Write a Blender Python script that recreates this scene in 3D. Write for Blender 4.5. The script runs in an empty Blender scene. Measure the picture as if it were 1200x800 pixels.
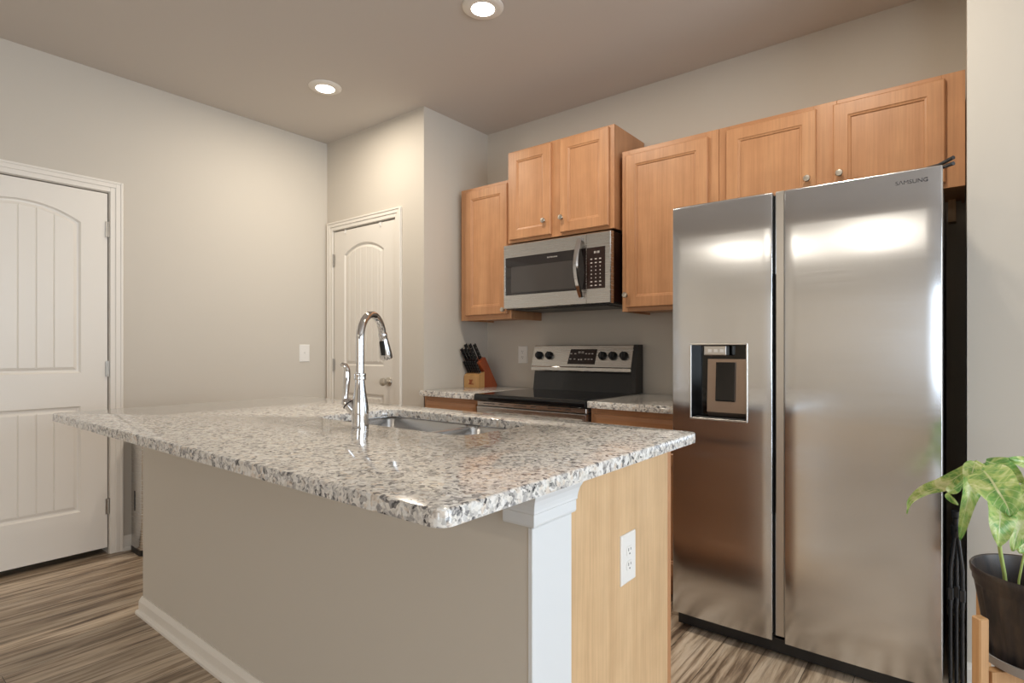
import bpy, bmesh, math, random
from mathutils import Vector, Matrix
random.seed(7)
S = bpy.context.scene
COL = S.collection
R = math.radians

# ------------------------------------------------------------------ camera
cd = bpy.data.cameras.new('camera')
cam = bpy.data.objects.new('camera', cd); COL.objects.link(cam)
cd.sensor_width = 36.0; cd.lens = 660.637 / 1200 * 36
cd.shift_x = -4.305 / 1200; cd.shift_y = 10.633 / 1200
cd.clip_start = 0.02
cam.location = (0, 0, 1.1694); cam.rotation_euler = (R(90), 0, R(38.3224))
S.camera = cam
# ------------------------------------------------------------------ view, world
S.view_settings.view_transform = 'Standard'; S.view_settings.look = 'None'
S.view_settings.gamma = 1.0; S.view_settings.use_curve_mapping = False
S.view_settings.exposure = 0.03
S.cycles.use_denoising = True
S.cycles.max_bounces = 10; S.cycles.diffuse_bounces = 6; S.cycles.glossy_bounces = 6
S.cycles.sample_clamp_indirect = 6.0
W = bpy.data.worlds.new('world'); S.world = W; W.use_nodes = True
W.node_tree.nodes['Background'].inputs[0].default_value = (0.78, 0.88, 1.0, 1)
W.node_tree.nodes['Background'].inputs[1].default_value = 1.6
# ------------------------------------------------------------------ lights: area lamps set in added, unseen windows
def area(name, loc, rot, sx, sy, power, col):
    l = bpy.data.lights.new(name, 'AREA'); l.shape = 'RECTANGLE'; l.size = sx; l.size_y = sy
    l.energy = power; l.color = col
    o = bpy.data.objects.new(name, l); COL.objects.link(o); o.location = loc; o.rotation_euler = rot
    return o
DAY = (0.80, 0.905, 1.0)
WIN_R = [(1.58, 1.5), (-0.40, 1.7)]        # added unseen windows in the right wall: centre y, width
WIN_B = [(2.45, 1.6)]          # added unseen windows in the rear wall: centre x, width
WZ0, WZ1 = 0.55, 2.2
XR, YR = 3.6, -6.6                          # right and rear walls
PW_R, PW_R2, PW_B, PW_LAMP, PW_FAR = 72, 70, 55, 12, 19
WLOW = {1.58: 0.06}                         # added opening nearest the kitchen reaches low to brighten the floor
for cy, w in WIN_R:
    z0 = WLOW.get(cy, WZ0)
    area('added_daylight', (XR - 0.03, cy, (z0 + WZ1) / 2), (0, R(90), 0), WZ1 - z0, w, (PW_R if cy > 0 else PW_R2) * w / 1.8 * (WZ1 - z0) / (WZ1 - WZ0), DAY)
for cx, w in WIN_B:
    area('added_daylight', (cx, YR + 0.03, (WZ0 + WZ1) / 2), (R(90), 0, 0), w, WZ1 - WZ0, PW_B * w / 1.8, DAY)

# ------------------------------------------------------------------ materials
def new_mat(name):
    m = bpy.data.materials.new(name); m.use_nodes = True
    nt = m.node_tree; b = nt.nodes['Principled BSDF']
    return m, nt, b
def plain(name, col, rough=0.5, metal=0.0, spec=0.5, bump=0.0, bscale=200, coat=0.0):
    m, nt, b = new_mat(name)
    b.inputs['Base Color'].default_value = (*col, 1); b.inputs['Roughness'].default_value = rough
    b.inputs['Metallic'].default_value = metal; b.inputs['Specular IOR Level'].default_value = spec
    if coat: b.inputs['Coat Weight'].default_value = coat; b.inputs['Coat Roughness'].default_value = 0.1
    # slight mottling so that no surface is a dead flat value
    tc = nt.nodes.new('ShaderNodeTexCoord'); n = nt.nodes.new('ShaderNodeTexNoise')
    n.inputs['Scale'].default_value = bscale; n.inputs['Detail'].default_value = 3
    nt.links.new(tc.outputs['Object'], n.inputs['Vector'])
    if bump:
        bp = nt.nodes.new('ShaderNodeBump'); bp.inputs['Strength'].default_value = bump; bp.inputs['Distance'].default_value = 0.002
        nt.links.new(n.outputs['Fac'], bp.inputs['Height']); nt.links.new(bp.outputs['Normal'], b.inputs['Normal'])
    else:
        mr = nt.nodes.new('ShaderNodeMapRange'); mr.inputs['To Min'].default_value = max(0.0, rough - 0.02); mr.inputs['To Max'].default_value = rough + 0.02
        nt.links.new(n.outputs['Fac'], mr.inputs['Value']); nt.links.new(mr.outputs['Result'], b.inputs['Roughness'])
    return m
def ramp(nt, stops, interp='LINEAR'):
    r = nt.nodes.new('ShaderNodeValToRGB'); r.color_ramp.interpolation = interp
    e = r.color_ramp.elements
    while len(e) < len(stops): e.new(0.5)
    for i, (p, c) in enumerate(stops):
        e[i].position = p; e[i].color = (*c, 1)
    return r
def mixc(nt, a, b, fac, mode='MIX'):
    m = nt.nodes.new('ShaderNodeMix'); m.data_type = 'RGBA'; m.blend_type = mode
    for sock, v in (('Factor', fac), ('A', a), ('B', b)):
        i = [s for s in m.inputs if s.name == sock and s.enabled][0] if sock == 'Factor' else [s for s in m.inputs if s.name == sock and s.type == 'RGBA'][0]
        if hasattr(v, 'is_output'): nt.links.new(v, i)
        elif isinstance(v, tuple): i.default_value = (*v, 1)
        else: i.default_value = v
    return [o for o in m.outputs if o.type == 'RGBA'][0]
def noise(nt, vec, scale, detail=4, rough=0.5, dist=0.0, mapscale=None):
    if mapscale:
        mp = nt.nodes.new('ShaderNodeMapping'); mp.inputs['Scale'].default_value = mapscale
        nt.links.new(vec, mp.inputs['Vector']); vec = mp.outputs['Vector']
    n = nt.nodes.new('ShaderNodeTexNoise'); n.inputs['Scale'].default_value = scale
    n.inputs['Detail'].default_value = detail; n.inputs['Roughness'].default_value = rough; n.inputs['Distortion'].default_value = dist
    nt.links.new(vec, n.inputs['Vector'])
    return n.outputs['Fac']
def objvec(nt):
    """object coordinates shifted by a per-object amount, so that two doors do not share one grain"""
    tc = nt.nodes.new('ShaderNodeTexCoord'); oi = nt.nodes.new('ShaderNodeObjectInfo')
    mu = nt.nodes.new('ShaderNodeMath'); mu.operation = 'MULTIPLY'; mu.inputs[1].default_value = 13.0
    nt.links.new(oi.outputs['Random'], mu.inputs[0])
    ad = nt.nodes.new('ShaderNodeVectorMath'); ad.operation = 'ADD'
    nt.links.new(tc.outputs['Object'], ad.inputs[0]); nt.links.new(mu.outputs[0], ad.inputs[1])
    return ad.outputs['Vector']
def wood(name, light, mid, dark, rough=0.35, coarse=7, axis=2, contrast=1.0):
    m, nt, b = new_mat(name); v = objvec(nt)
    ms = [1.0, 1.0, 1.0]; ms[axis] = 0.07
    n1 = noise(nt, v, coarse * 1.6, 5, 0.55, 0.6, tuple(ms))
    ms2 = [1.0, 1.0, 1.0]; ms2[axis] = 0.03
    n2 = noise(nt, v, 130, 3, 0.6, 0.0, tuple(ms2))
    n3 = noise(nt, v, 9, 3, 0.5)
    r1 = ramp(nt, [(0.25, dark), (0.5, mid), (0.75, light)]); nt.links.new(n1, r1.inputs['Fac'])
    r2 = ramp(nt, [(0.3, (0.86, 0.84, 0.82)), (0.65, (1, 1, 1))]); nt.links.new(n2, r2.inputs['Fac'])
    r3 = ramp(nt, [(0.3, (0.93, 0.91, 0.89)), (0.7, (1.04, 1.03, 1.02))]); nt.links.new(n3, r3.inputs['Fac'])
    c = mixc(nt, r1.outputs['Color'], r2.outputs['Color'], 1.0, 'MULTIPLY')
    c = mixc(nt, c, r3.outputs['Color'], 1.0, 'MULTIPLY')
    nt.links.new(c, b.inputs['Base Color']); b.inputs['Roughness'].default_value = rough
    return m
def steel(name, base=(0.56, 0.56, 0.57), rough=0.24, aniso=0.75, along='X', wave=0.0):
    m, nt, b = new_mat(name)
    b.inputs['Base Color'].default_value = (*base, 1); b.inputs['Metallic'].default_value = 1.0
    b.inputs['Roughness'].default_value = rough; b.inputs['Anisotropic'].default_value = aniso
    tg = nt.nodes.new('ShaderNodeTangent'); tg.direction_type = 'RADIAL'; tg.axis = 'Z'
    nt.links.new(tg.outputs[0], b.inputs['Tangent'])
    if along == 'Z': b.inputs['Anisotropic Rotation'].default_value = 0.25
    tc = nt.nodes.new('ShaderNodeTexCoord')
    n = noise(nt, tc.outputs['Object'], 300, 2, 0.5, 0, (0.02, 0.02, 1.0) if along == 'X' else (1.0, 1.0, 0.02))
    mr = nt.nodes.new('ShaderNodeMapRange'); mr.inputs['To Min'].default_value = rough - 0.03; mr.inputs['To Max'].default_value = rough + 0.04
    nt.links.new(n, mr.inputs['Value']); nt.links.new(mr.outputs['Result'], b.inputs['Roughness'])
    if wave:
        nw = noise(nt, tc.outputs['Object'], 3.2, 1, 0.4, 0, (0.25, 0.25, 1.6))
        bp = nt.nodes.new('ShaderNodeBump'); bp.inputs['Strength'].default_value = 1.0; bp.inputs['Distance'].default_value = wave
        nt.links.new(nw, bp.inputs['Height']); nt.links.new(bp.outputs['Normal'], b.inputs['Normal'])
    return m

M = {}
M['wall'] = plain('wall_paint', (0.60, 0.555, 0.49), 0.75, bump=0.05, bscale=350)
M['ceiling'] = plain('ceiling_paint', (0.60, 0.555, 0.515), 0.9, bump=0.08, bscale=250)
M['trim'] = plain('white_trim_paint', (0.80, 0.76, 0.70), 0.35)
M['post'] = plain('white_post_paint', (0.72, 0.74, 0.755), 0.4)
M['plate'] = plain('white_plastic', (0.82, 0.80, 0.77), 0.35)
M['slot'] = plain('dark_slot', (0.03, 0.03, 0.03), 0.6)
M['nickel'] = plain('satin_nickel', (0.60, 0.56, 0.50), 0.3, metal=1.0)
M['hinge'] = plain('hinge_metal', (0.42, 0.39, 0.35), 0.4, metal=1.0)
M['chrome'] = plain('polished_chrome', (0.72, 0.72, 0.73), 0.06, metal=1.0)
M['black'] = plain('black_plastic', (0.012, 0.012, 0.013), 0.4)
M['blackgloss'] = plain('black_gloss', (0.008, 0.008, 0.009), 0.08)
M['charcoal'] = plain('charcoal_case', (0.02, 0.02, 0.021), 0.35)
M['glass_black'] = plain('smoked_glass', (0.012, 0.008, 0.008), 0.05, spec=0.8)
M['window_mesh'] = plain('oven_window', (0.045, 0.038, 0.035), 0.07, spec=0.9)
M['panel_black'] = plain('keypad_black', (0.022, 0.009, 0.007), 0.12)
M['mark'] = plain('printed_mark', (0.55, 0.52, 0.50), 0.5)
M['logo'] = plain('logo_grey', (0.035, 0.035, 0.04), 0.5)
M['steel'] = steel('brushed_steel', (0.60, 0.585, 0.565), 0.26, 0.6)
M['steel_fridge'] = steel('brushed_steel_door', (0.655, 0.675, 0.71), 0.17, 0.85, along='X', wave=0.0014)
M['steel_strip'] = steel('satin_steel_strip', (0.62, 0.60, 0.57), 0.35, 0.3)
M['steel_sink'] = steel('sink_steel', (0.60, 0.60, 0.60), 0.22, 0.5)
M['maple'] = wood('stained_maple', (0.60, 0.325, 0.165), (0.54, 0.275, 0.135), (0.46, 0.225, 0.105), 0.38)
M['maple_h'] = wood('stained_maple_rail', (0.60, 0.325, 0.165), (0.54, 0.275, 0.135), (0.46, 0.225, 0.105), 0.38, axis=0)
M['veneer'] = wood('maple_veneer', (0.74, 0.52, 0.305), (0.69, 0.475, 0.27), (0.61, 0.405, 0.225), 0.4)
M['pine'] = wood('light_stand_wood', (0.72, 0.46, 0.24), (0.66, 0.40, 0.20), (0.58, 0.33, 0.15), 0.45)
M['cherry'] = wood('cherry_wood', (0.40, 0.10, 0.035), (0.33, 0.075, 0.025), (0.24, 0.05, 0.018), 0.3)
M['beech'] = wood('beech_wood', (0.62, 0.38, 0.17), (0.56, 0.32, 0.13), (0.46, 0.25, 0.09), 0.4)
M['saucer'] = plain('grey_saucer', (0.34, 0.33, 0.33), 0.5)
M['soil'] = plain('potting_soil', (0.018, 0.012, 0.009), 0.95, bump=0.6, bscale=120)
M['rivet'] = plain('rivet_steel', (0.7, 0.7, 0.7), 0.3, metal=1.0)
M['grey_leg'] = plain('tripod_grey', (0.02, 0.02, 0.022), 0.2)
M['emblem'] = plain('emblem_red', (0.30, 0.06, 0.02), 0.5)

def emit(name, col, strength):
    m, nt, b = new_mat(name)
    b.inputs['Base Color'].default_value = (0.8, 0.8, 0.8, 1)
    b.inputs['Emission Color'].default_value = (*col, 1); b.inputs['Emission Strength'].default_value = strength
    return m
M['lens'] = emit('lit_lens', (1.0, 0.93, 0.80), 14)

def granite():
    m, nt, b = new_mat('granite')
    tc = nt.nodes.new('ShaderNodeTexCoord'); v = tc.outputs['Object']
    wn = nt.nodes.new('ShaderNodeTexNoise'); wn.inputs['Scale'].default_value = 45; wn.inputs['Detail'].default_value = 3
    nt.links.new(v, wn.inputs['Vector'])
    ad = nt.nodes.new('ShaderNodeVectorMath'); ad.operation = 'MULTIPLY_ADD'
    ad.inputs[1].default_value = (0.022, 0.022, 0.022)
    nt.links.new(wn.outputs['Color'], ad.inputs[0]); nt.links.new(v, ad.inputs[2])
    def vor(scale):
        vo = nt.nodes.new('ShaderNodeTexVoronoi'); vo.inputs['Scale'].default_value = scale
        nt.links.new(ad.outputs['Vector'], vo.inputs['Vector'])
        sp = nt.nodes.new('ShaderNodeSeparateColor'); nt.links.new(vo.outputs['Color'], sp.inputs['Color'])
        return sp
    a = vor(95); c = vor(190)
    r1 = ramp(nt, [(0.0, (0.72, 0.69, 0.64)), (0.30, (0.80, 0.79, 0.77)), (0.54, (0.52, 0.50, 0.48)), (0.66, (0.66, 0.57, 0.48)), (0.76, (0.27, 0.26, 0.26)), (0.91, (0.05, 0.048, 0.055))], 'CONSTANT')
    nt.links.new(a.outputs['Red'], r1.inputs['Fac'])
    r2 = ramp(nt, [(0.0, (0.76, 0.73, 0.69)), (0.45, (0.55, 0.53, 0.51)), (0.72, (0.24, 0.235, 0.24)), (0.86, (0.04, 0.038, 0.045))], 'CONSTANT')
    nt.links.new(c.outputs['Red'], r2.inputs['Fac'])
    big = noise(nt, v, 14, 4, 0.6)
    rb = ramp(nt, [(0.40, (0, 0, 0)), (0.62, (1, 1, 1))]); nt.links.new(big, rb.inputs['Fac'])
    fac = nt.nodes.new('ShaderNodeMath'); fac.operation = 'MULTIPLY_ADD'; fac.inputs[1].default_value = 0.45; fac.inputs[2].default_value = 0.22
    nt.links.new(rb.outputs['Color'], fac.inputs[0])
    col = mixc(nt, r1.outputs['Color'], r2.outputs['Color'], fac.outputs[0])
    nt.links.new(col, b.inputs['Base Color'])
    b.inputs['Roughness'].default_value = 0.09; b.inputs['Specular IOR Level'].default_value = 0.6
    return m
M['granite'] = granite()

def floor_mat():
    m, nt, b = new_mat('plank_floor')
    tc = nt.nodes.new('ShaderNodeTexCoord')
    mp = nt.nodes.new('ShaderNodeMapping'); mp.inputs['Rotation'].default_value = (0, 0, R(90))
    nt.links.new(tc.outputs['Object'], mp.inputs['Vector'])
    br = nt.nodes.new('ShaderNodeTexBrick'); nt.links.new(mp.outputs['Vector'], br.inputs['Vector'])
    br.offset = 0.37; br.inputs['Scale'].default_value = 1.0
    br.inputs['Color1'].default_value = (0, 0, 0, 1); br.inputs['Color2'].default_value = (1, 1, 1, 1); br.inputs['Mortar'].default_value = (0.5, 0.5, 0.5, 1)
    br.inputs['Mortar Size'].default_value = 0.0012; br.inputs['Brick Width'].default_value = 1.2; br.inputs['Row Height'].default_value = 0.15
    # shift the grain plank by plank
    ad = nt.nodes.new('ShaderNodeVectorMath'); ad.operation = 'MULTIPLY_ADD'; ad.inputs[1].default_value = (3.1, 7.7, 5.3)
    nt.links.new(br.outputs['Color'], ad.inputs[0]); nt.links.new(tc.outputs['Object'], ad.inputs[2])
    n1 = noise(nt, ad.outputs['Vector'], 18, 6, 0.62, 0.5, (1.0, 0.07, 1.0))
    n2 = noise(nt, ad.outputs['Vector'], 60, 4, 0.65, 0.5, (1.0, 0.05, 1.0))
    r1 = ramp(nt, [(0.34, (0.13, 0.090, 0.062)), (0.43, (0.34, 0.26, 0.185)), (0.52, (0.54, 0.44, 0.33)), (0.70, (0.68, 0.59, 0.48))])
    nt.links.new(n1, r1.inputs['Fac'])
    r2 = ramp(nt, [(0.34, (0.34, 0.29, 0.25)), (0.54, (1, 1, 1))]); nt.links.new(n2, r2.inputs['Fac'])
    c = mixc(nt, r1.outputs['Color'], r2.outputs['Color'], 0.8, 'MULTIPLY')
    r3 = ramp(nt, [(0, (0.82, 0.80, 0.78)), (1, (1.12, 1.1, 1.08))]); nt.links.new(br.outputs['Color'], r3.inputs['Fac'])
    c = mixc(nt, c, r3.outputs['Color'], 1.0, 'MULTIPLY')
    c = mixc(nt, c, (0.06, 0.045, 0.03), br.outputs['Fac'])
    nt.links.new(c, b.inputs['Base Color']); b.inputs['Roughness'].default_value = 0.38
    bp = nt.nodes.new('ShaderNodeBump'); bp.inputs['Strength'].default_value = 0.15; bp.inputs['Distance'].default_value = 0.001
    nt.links.new(n2, bp.inputs['Height']); nt.links.new(bp.outputs['Normal'], b.inputs['Normal'])
    return m
M['floor'] = floor_mat()

def leaf_mat():
    m, nt, b = new_mat('variegated_leaf')
    tc = nt.nodes.new('ShaderNodeTexCoord')
    n = noise(nt, tc.outputs['Object'], 26, 5, 0.6, 0.8)
    r = ramp(nt, [(0.30, (0.06, 0.19, 0.05)), (0.43, (0.20, 0.41, 0.10)), (0.55, (0.48, 0.60, 0.20)), (0.68, (0.76, 0.79, 0.46))])
    nt.links.new(n, r.inputs['Fac'])
    # pale midrib and side veins that follow each blade
    def attr(nm):
        a = nt.nodes.new('ShaderNodeAttribute'); a.attribute_name = nm; return a.outputs['Fac']
    def mth(op, *v):
        m_ = nt.nodes.new('ShaderNodeMath'); m_.operation = op
        for i, q in enumerate(v):
            if hasattr(q, 'is_output'): nt.links.new(q, m_.inputs[i])
            else: m_.inputs[i].default_value = q
        return m_.outputs[0]
    ab = mth('ABSOLUTE', attr('across'))
    mid = mth('LESS_THAN', ab, .055)
    ph = mth('FRACT', mth('SUBTRACT', mth('MULTIPLY', attr('along'), 9.0), mth('MULTIPLY', ab, 1.6)))
    side = mth('MULTIPLY', mth('LESS_THAN', ph, .12), .45)
    col = mixc(nt, r.outputs['Color'], (0.66, 0.70, 0.40), mth('MAXIMUM', mth('MULTIPLY', mid, .85), side))
    nt.links.new(col, b.inputs['Base Color'])
    b.inputs['Roughness'].default_value = 0.35
    tr = nt.nodes.new('ShaderNodeBsdfTranslucent'); nt.links.new(col, tr.inputs['Color'])
    mx = nt.nodes.new('ShaderNodeMixShader'); mx.inputs[0].default_value = 0.25
    nt.links.new(b.outputs[0], mx.inputs[1]); nt.links.new(tr.outputs[0], mx.inputs[2])
    nt.links.new(mx.outputs[0], nt.nodes['Material Output'].inputs['Surface'])
    return m
M['leaf'] = leaf_mat()
M['stem'] = plain('leaf_stem', (0.42, 0.52, 0.16), 0.45)
def pot_mat():
    m, nt, b = new_mat('dusty_black_pot')
    tc = nt.nodes.new('ShaderNodeTexCoord')
    n = noise(nt, tc.outputs['Object'], 30, 5, 0.65, 0.3, (1, 1, 0.15))
    r = ramp(nt, [(0.35, (0.018, 0.015, 0.018)), (0.6, (0.06, 0.045, 0.038)), (0.8, (0.12, 0.095, 0.075))])
    nt.links.new(n, r.inputs['Fac']); nt.links.new(r.outputs['Color'], b.inputs['Base Color']); b.inputs['Roughness'].default_value = 0.38
    return m
M['pot'] = pot_mat()
def pane_mat():
    m, nt, b = new_mat('window_glass')
    b.inputs['Base Color'].default_value = (1, 1, 1, 1); b.inputs['Roughness'].default_value = 0.0
    b.inputs['Transmission Weight'].default_value = 1.0; b.inputs['IOR'].default_value = 1.45
    return m
M['pane'] = pane_mat()

# ------------------------------------------------------------------ mesh helpers
def B(): return bmesh.new()
def box(bm, x0, x1, y0, y1, z0, z1, bev=0.0, seg=2):
    if x0 > x1: x0, x1 = x1, x0
    if y0 > y1: y0, y1 = y1, y0
    if z0 > z1: z0, z1 = z1, z0
    r = bmesh.ops.create_cube(bm, size=1.0)
    vs = r['verts']
    for v in vs:
        v.co = Vector((x0 + (v.co.x + .5) * (x1 - x0), y0 + (v.co.y + .5) * (y1 - y0), z0 + (v.co.z + .5) * (z1 - z0)))
    if bev:
        es = list({e for v in vs for e in v.link_edges})
        bmesh.ops.bevel(bm, geom=es, offset=min(bev, (x1 - x0) * .49, (y1 - y0) * .49, (z1 - z0) * .49), segments=seg, affect='EDGES', profile=0.5)
    return bm
def prism(bm, poly, axis, a, b):
    """poly: 2-D points; axis 'x': (y,z), 'y': (x,z), 'z': (x,y); extruded from a to b"""
    def P(p, t):
        return {'x': (t, p[0], p[1]), 'y': (p[0], t, p[1]), 'z': (p[0], p[1], t)}[axis]
    va = [bm.verts.new(P(p, a)) for p in poly]; vb = [bm.verts.new(P(p, b)) for p in poly]
    fs = [bm.faces.new(va), bm.faces.new(vb[::-1])]
    n = len(poly)
    for i in range(n): fs.append(bm.faces.new((va[i], vb[i], vb[(i + 1) % n], va[(i + 1) % n])))
    bmesh.ops.recalc_face_normals(bm, faces=fs)
    return bm
def rrect(x0, x1, y0, y1, r, n=6):
    pts = []
    for cx, cy, a0 in ((x1 - r, y1 - r, 0), (x0 + r, y1 - r, 90), (x0 + r, y0 + r, 180), (x1 - r, y0 + r, 270)):
        for i in range(n + 1):
            a = R(a0 + 90 * i / n); pts.append((cx + r * math.cos(a), cy + r * math.sin(a)))
    return pts
def lathe(bm, prof, c=(0, 0, 0), axis=(0, 0, 1), seg=32):
    """prof: (radius, height along axis)"""
    q = Vector((0, 0, 1)).rotation_difference(Vector(axis)); c = Vector(c)
    rings = []
    for r, h in prof:
        if r < 1e-6: rings.append([bm.verts.new(c + q @ Vector((0, 0, h)))])
        else: rings.append([bm.verts.new(c + q @ Vector((r * math.cos(2 * math.pi * i / seg), r * math.sin(2 * math.pi * i / seg), h))) for i in range(seg)])
    fs = []
    for a, b in zip(rings, rings[1:]):
        if len(a) == 1 and len(b) == 1: continue
        for i in range(seg):
            j = (i + 1) % seg
            if len(a) == 1: fs.append(bm.faces.new((a[0], b[j], b[i])))
            elif len(b) == 1: fs.append(bm.faces.new((a[i], a[j], b[0])))
            else: fs.append(bm.faces.new((a[i], a[j], b[j], b[i])))
    for ring in (rings[0], rings[-1]):
        if len(ring) > 1 and len(prof) > 1: 
            try: fs.append(bm.faces.new(ring))
            except ValueError: pass
    bmesh.ops.recalc_face_normals(bm, faces=fs)
    return bm
def tube(bm, pts, rad, seg=14, cap=True, flat=None):
    """sweep a circle (or an ellipse, flat=(normal, ratio)) along pts; rad: number or list"""
    pts = [Vector(p) for p in pts]; n = len(pts)
    rad = [rad] * n if not hasattr(rad, '__len__') else rad
    ref = Vector((0, 0, 1))
    t0 = (pts[1] - pts[0]).normalized()
    if abs(t0.dot(ref)) > 0.9: ref = Vector((1, 0, 0))
    nrm = (ref - t0 * ref.dot(t0)).normalized(); rings = []
    for i in range(n):
        t = (pts[min(i + 1, n - 1)] - pts[max(i - 1, 0)]).normalized()
        nrm = (nrm - t * nrm.dot(t)).normalized(); bi = t.cross(nrm)
        rings.append([bm.verts.new(pts[i] + (nrm * math.cos(2 * math.pi * k / seg) + bi * math.sin(2 * math.pi * k / seg)) * rad[i]) for k in range(seg)])
    fs = []
    for a, b in zip(rings, rings[1:]):
        for k in range(seg):
            j = (k + 1) % seg; fs.append(bm.faces.new((a[k], a[j], b[j], b[k])))
    if cap: fs += [bm.faces.new(rings[0]), bm.faces.new(rings[-1])]
    bmesh.ops.recalc_face_normals(bm, faces=fs)
    return bm
def nest(bm, loops, close=True, y=0.0):
    """loops: list of (x0,x1,z0,z1,y): rings of rectangles bridged in turn and closed by the last one (a panelled front)"""
    rs = [[bm.verts.new((x0, yy, z0)), bm.verts.new((x1, yy, z0)), bm.verts.new((x1, yy, z1)), bm.verts.new((x0, yy, z1))] if True else None for x0, x1, z0, z1, yy in loops]
    for a, b in zip(rs, rs[1:]):
        for i in range(4): bm.faces.new((a[i], a[(i + 1) % 4], b[(i + 1) % 4], b[i]))
    if close: bm.faces.new(rs[-1])
    return rs
WORLD = {}
def wloc(o): return WORLD.get(o.name, Vector((0, 0, 0))) if o else Vector((0, 0, 0))
def obj(name, bm, mat, parent=None, smooth=False, label=None, local=False):
    """link a bmesh built in world coordinates (or in its parent's own, local=True) as one mesh object"""
    if parent is not None and not local:
        w = wloc(parent)
        bmesh.ops.translate(bm, verts=bm.verts, vec=-w)
    me = bpy.data.meshes.new(name); bm.to_mesh(me); bm.free()
    if smooth:
        for p in me.polygons: p.use_smooth = True
        try: me.set_sharp_from_angle(angle=R(40))
        except Exception: pass
    me.materials.append(M[mat] if isinstance(mat, str) else mat)
    o = bpy.data.objects.new(name, me); COL.objects.link(o)
    if parent is not None:
        o.parent = parent; WORLD[o.name] = wloc(parent)
    else: WORLD[o.name] = Vector((0, 0, 0))
    if label: o['label'] = label
    return o
def tag(o, label, cat, group=None, kind=None):
    o['label'] = label; o['category'] = cat
    if group: o['group'] = group
    if kind: o['kind'] = kind
    return o
def thing(name, label, cat, loc, group=None, rotz=0.0):
    o = bpy.data.objects.new(name, None); COL.objects.link(o); o.location = loc; o.rotation_euler = (0, 0, rotz)
    o.empty_display_size = 0.05
    WORLD[o.name] = Vector(loc)
    return tag(o, label, cat, group)
def struct(name, bm, mat, label, cat, smooth=False):
    return tag(obj(name, bm, mat, None, smooth), label, cat, None, 'structure')
def text_mesh(name, body, size, mat, parent, loc, width=None, extrude=0.0006, rot=(90, 0, 0)):
    cu = bpy.data.curves.new(name, 'FONT'); cu.body = body; cu.size = size; cu.extrude = extrude
    cu.align_x = 'CENTER'; cu.align_y = 'CENTER'
    t = bpy.data.objects.new(name + '_source', cu); COL.objects.link(t)
    dg = bpy.context.evaluated_depsgraph_get(); dg.update()
    me = bpy.data.meshes.new_from_object(t.evaluated_get(dg))
    bpy.data.objects.remove(t); bpy.data.curves.remove(cu)
    xs = [v.co.x for v in me.vertices]; w = max(xs) - min(xs)
    s = (width / w) if width else 1.0
    rm = Matrix.Rotation(R(rot[0]), 4, 'X')
    if rot[2]: rm = Matrix.Rotation(R(rot[2]), 4, 'Z') @ rm
    for v in me.vertices:
        v.co.x *= s
    me.transform(Matrix.Translation(Vector(loc) - wloc(parent)) @ rm)
    me.materials.clear(); me.materials.append(M[mat])
    o = bpy.data.objects.new(name, me); COL.objects.link(o); o.parent = parent; WORLD[o.name] = wloc(parent)
    return o

# ------------------------------------------------------------------ room shell
XL, YP, XP, YB, H = -3.85, 2.518, -2.755, 3.15, 2.766
XS, YS = 0.016, 2.52          # fridge alcove side wall and the wall face beside it
struct('floor', box(B(), XL - .40, XR + .12, YR - .12, YB + .12, -0.1, 0.0), 'floor', 'grey brown wood plank floor of the kitchen', 'floor')
struct('ceiling', box(B(), XL - .12, XR + .12, YR - .12, YB + .12, H, H + .1), 'ceiling', 'flat painted ceiling with recessed lights', 'ceiling')
DL0, DL1, DH = 0.325, 1.087, 2.07      # left door leaf
JG = 0.006
bm = B()
box(bm, XL - .12, XL, YR, DL0 - JG, 0, H); box(bm, XL - .12, XL, DL1 + JG, YB, 0, H); box(bm, XL - .12, XL, DL0 - JG, DL1 + JG, DH + JG, H)
box(bm, XL - .36, XL - .30, DL0 - .1, DL1 + .1, 0, DH + .1)  # added closed box behind the door, keeps the gap below it dark
for a, b in ((DL0 - .1, DL0 - .04), (DL1 + .04, DL1 + .1)): box(bm, XL - .30, XL - .12, a, b, 0, DH + .1)
box(bm, XL - .30, XL - .12, DL0 - .04, DL1 + .04, DH + .04, DH + .1)
struct('wall_left', bm, 'wall', 'beige wall on the left with the wide white door', 'wall')
PX0, PX1 = -3.753, -3.043              # pantry door leaf
bm = B()
box(bm, XL, PX0 - JG, YP, YP + .1, 0, H); box(bm, PX1 + JG, XP, YP, YP + .1, 0, H); box(bm, PX0 - JG, PX1 + JG, YP, YP + .1, DH + JG, H)
struct('wall_pantry', bm, 'wall', 'beige pantry wall holding the narrow white door', 'wall')
struct('wall_nook', box(B(), XP - .1, XP, YP + .1, YB, 0, H), 'wall', 'short wall between the pantry and the cabinets', 'wall')
struct('wall_back', box(B(), XL - .12, XR, YB, YB + .12, 0, H), 'wall', 'kitchen wall behind the stove and cabinets', 'wall')
struct('wall_right', box(B(), XS, XR, YS, YB, 0, H), 'wall', 'light wall right of the refrigerator behind the plant', 'wall')
def win_wall(name, along, lo, hi, const0, const1, wins, label):
    bm = B(); cur = lo
    def bx(a, b, z0, z1):
        if along == 'y': box(bm, const0, const1, a, b, z0, z1)
        else: box(bm, a, b, const0, const1, z0, z1)
    for c, w in sorted(wins):
        bx(cur, c - w / 2, 0, H); bx(c - w / 2, c + w / 2, 0, WLOW.get(c, WZ0)); bx(c - w / 2, c + w / 2, WZ1, H); cur = c + w / 2
    bx(cur, hi, 0, H)
    struct(name, bm, 'wall', label, 'wall')
win_wall('wall_window_side', 'y', YR, YS, XR, XR + .12, WIN_R, 'wall with two added windows behind and right of the viewer')
win_wall('wall_rear', 'x', XL, XR, YR - .12, YR, WIN_B, 'wall with one added window behind the viewer')
k = 0
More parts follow.
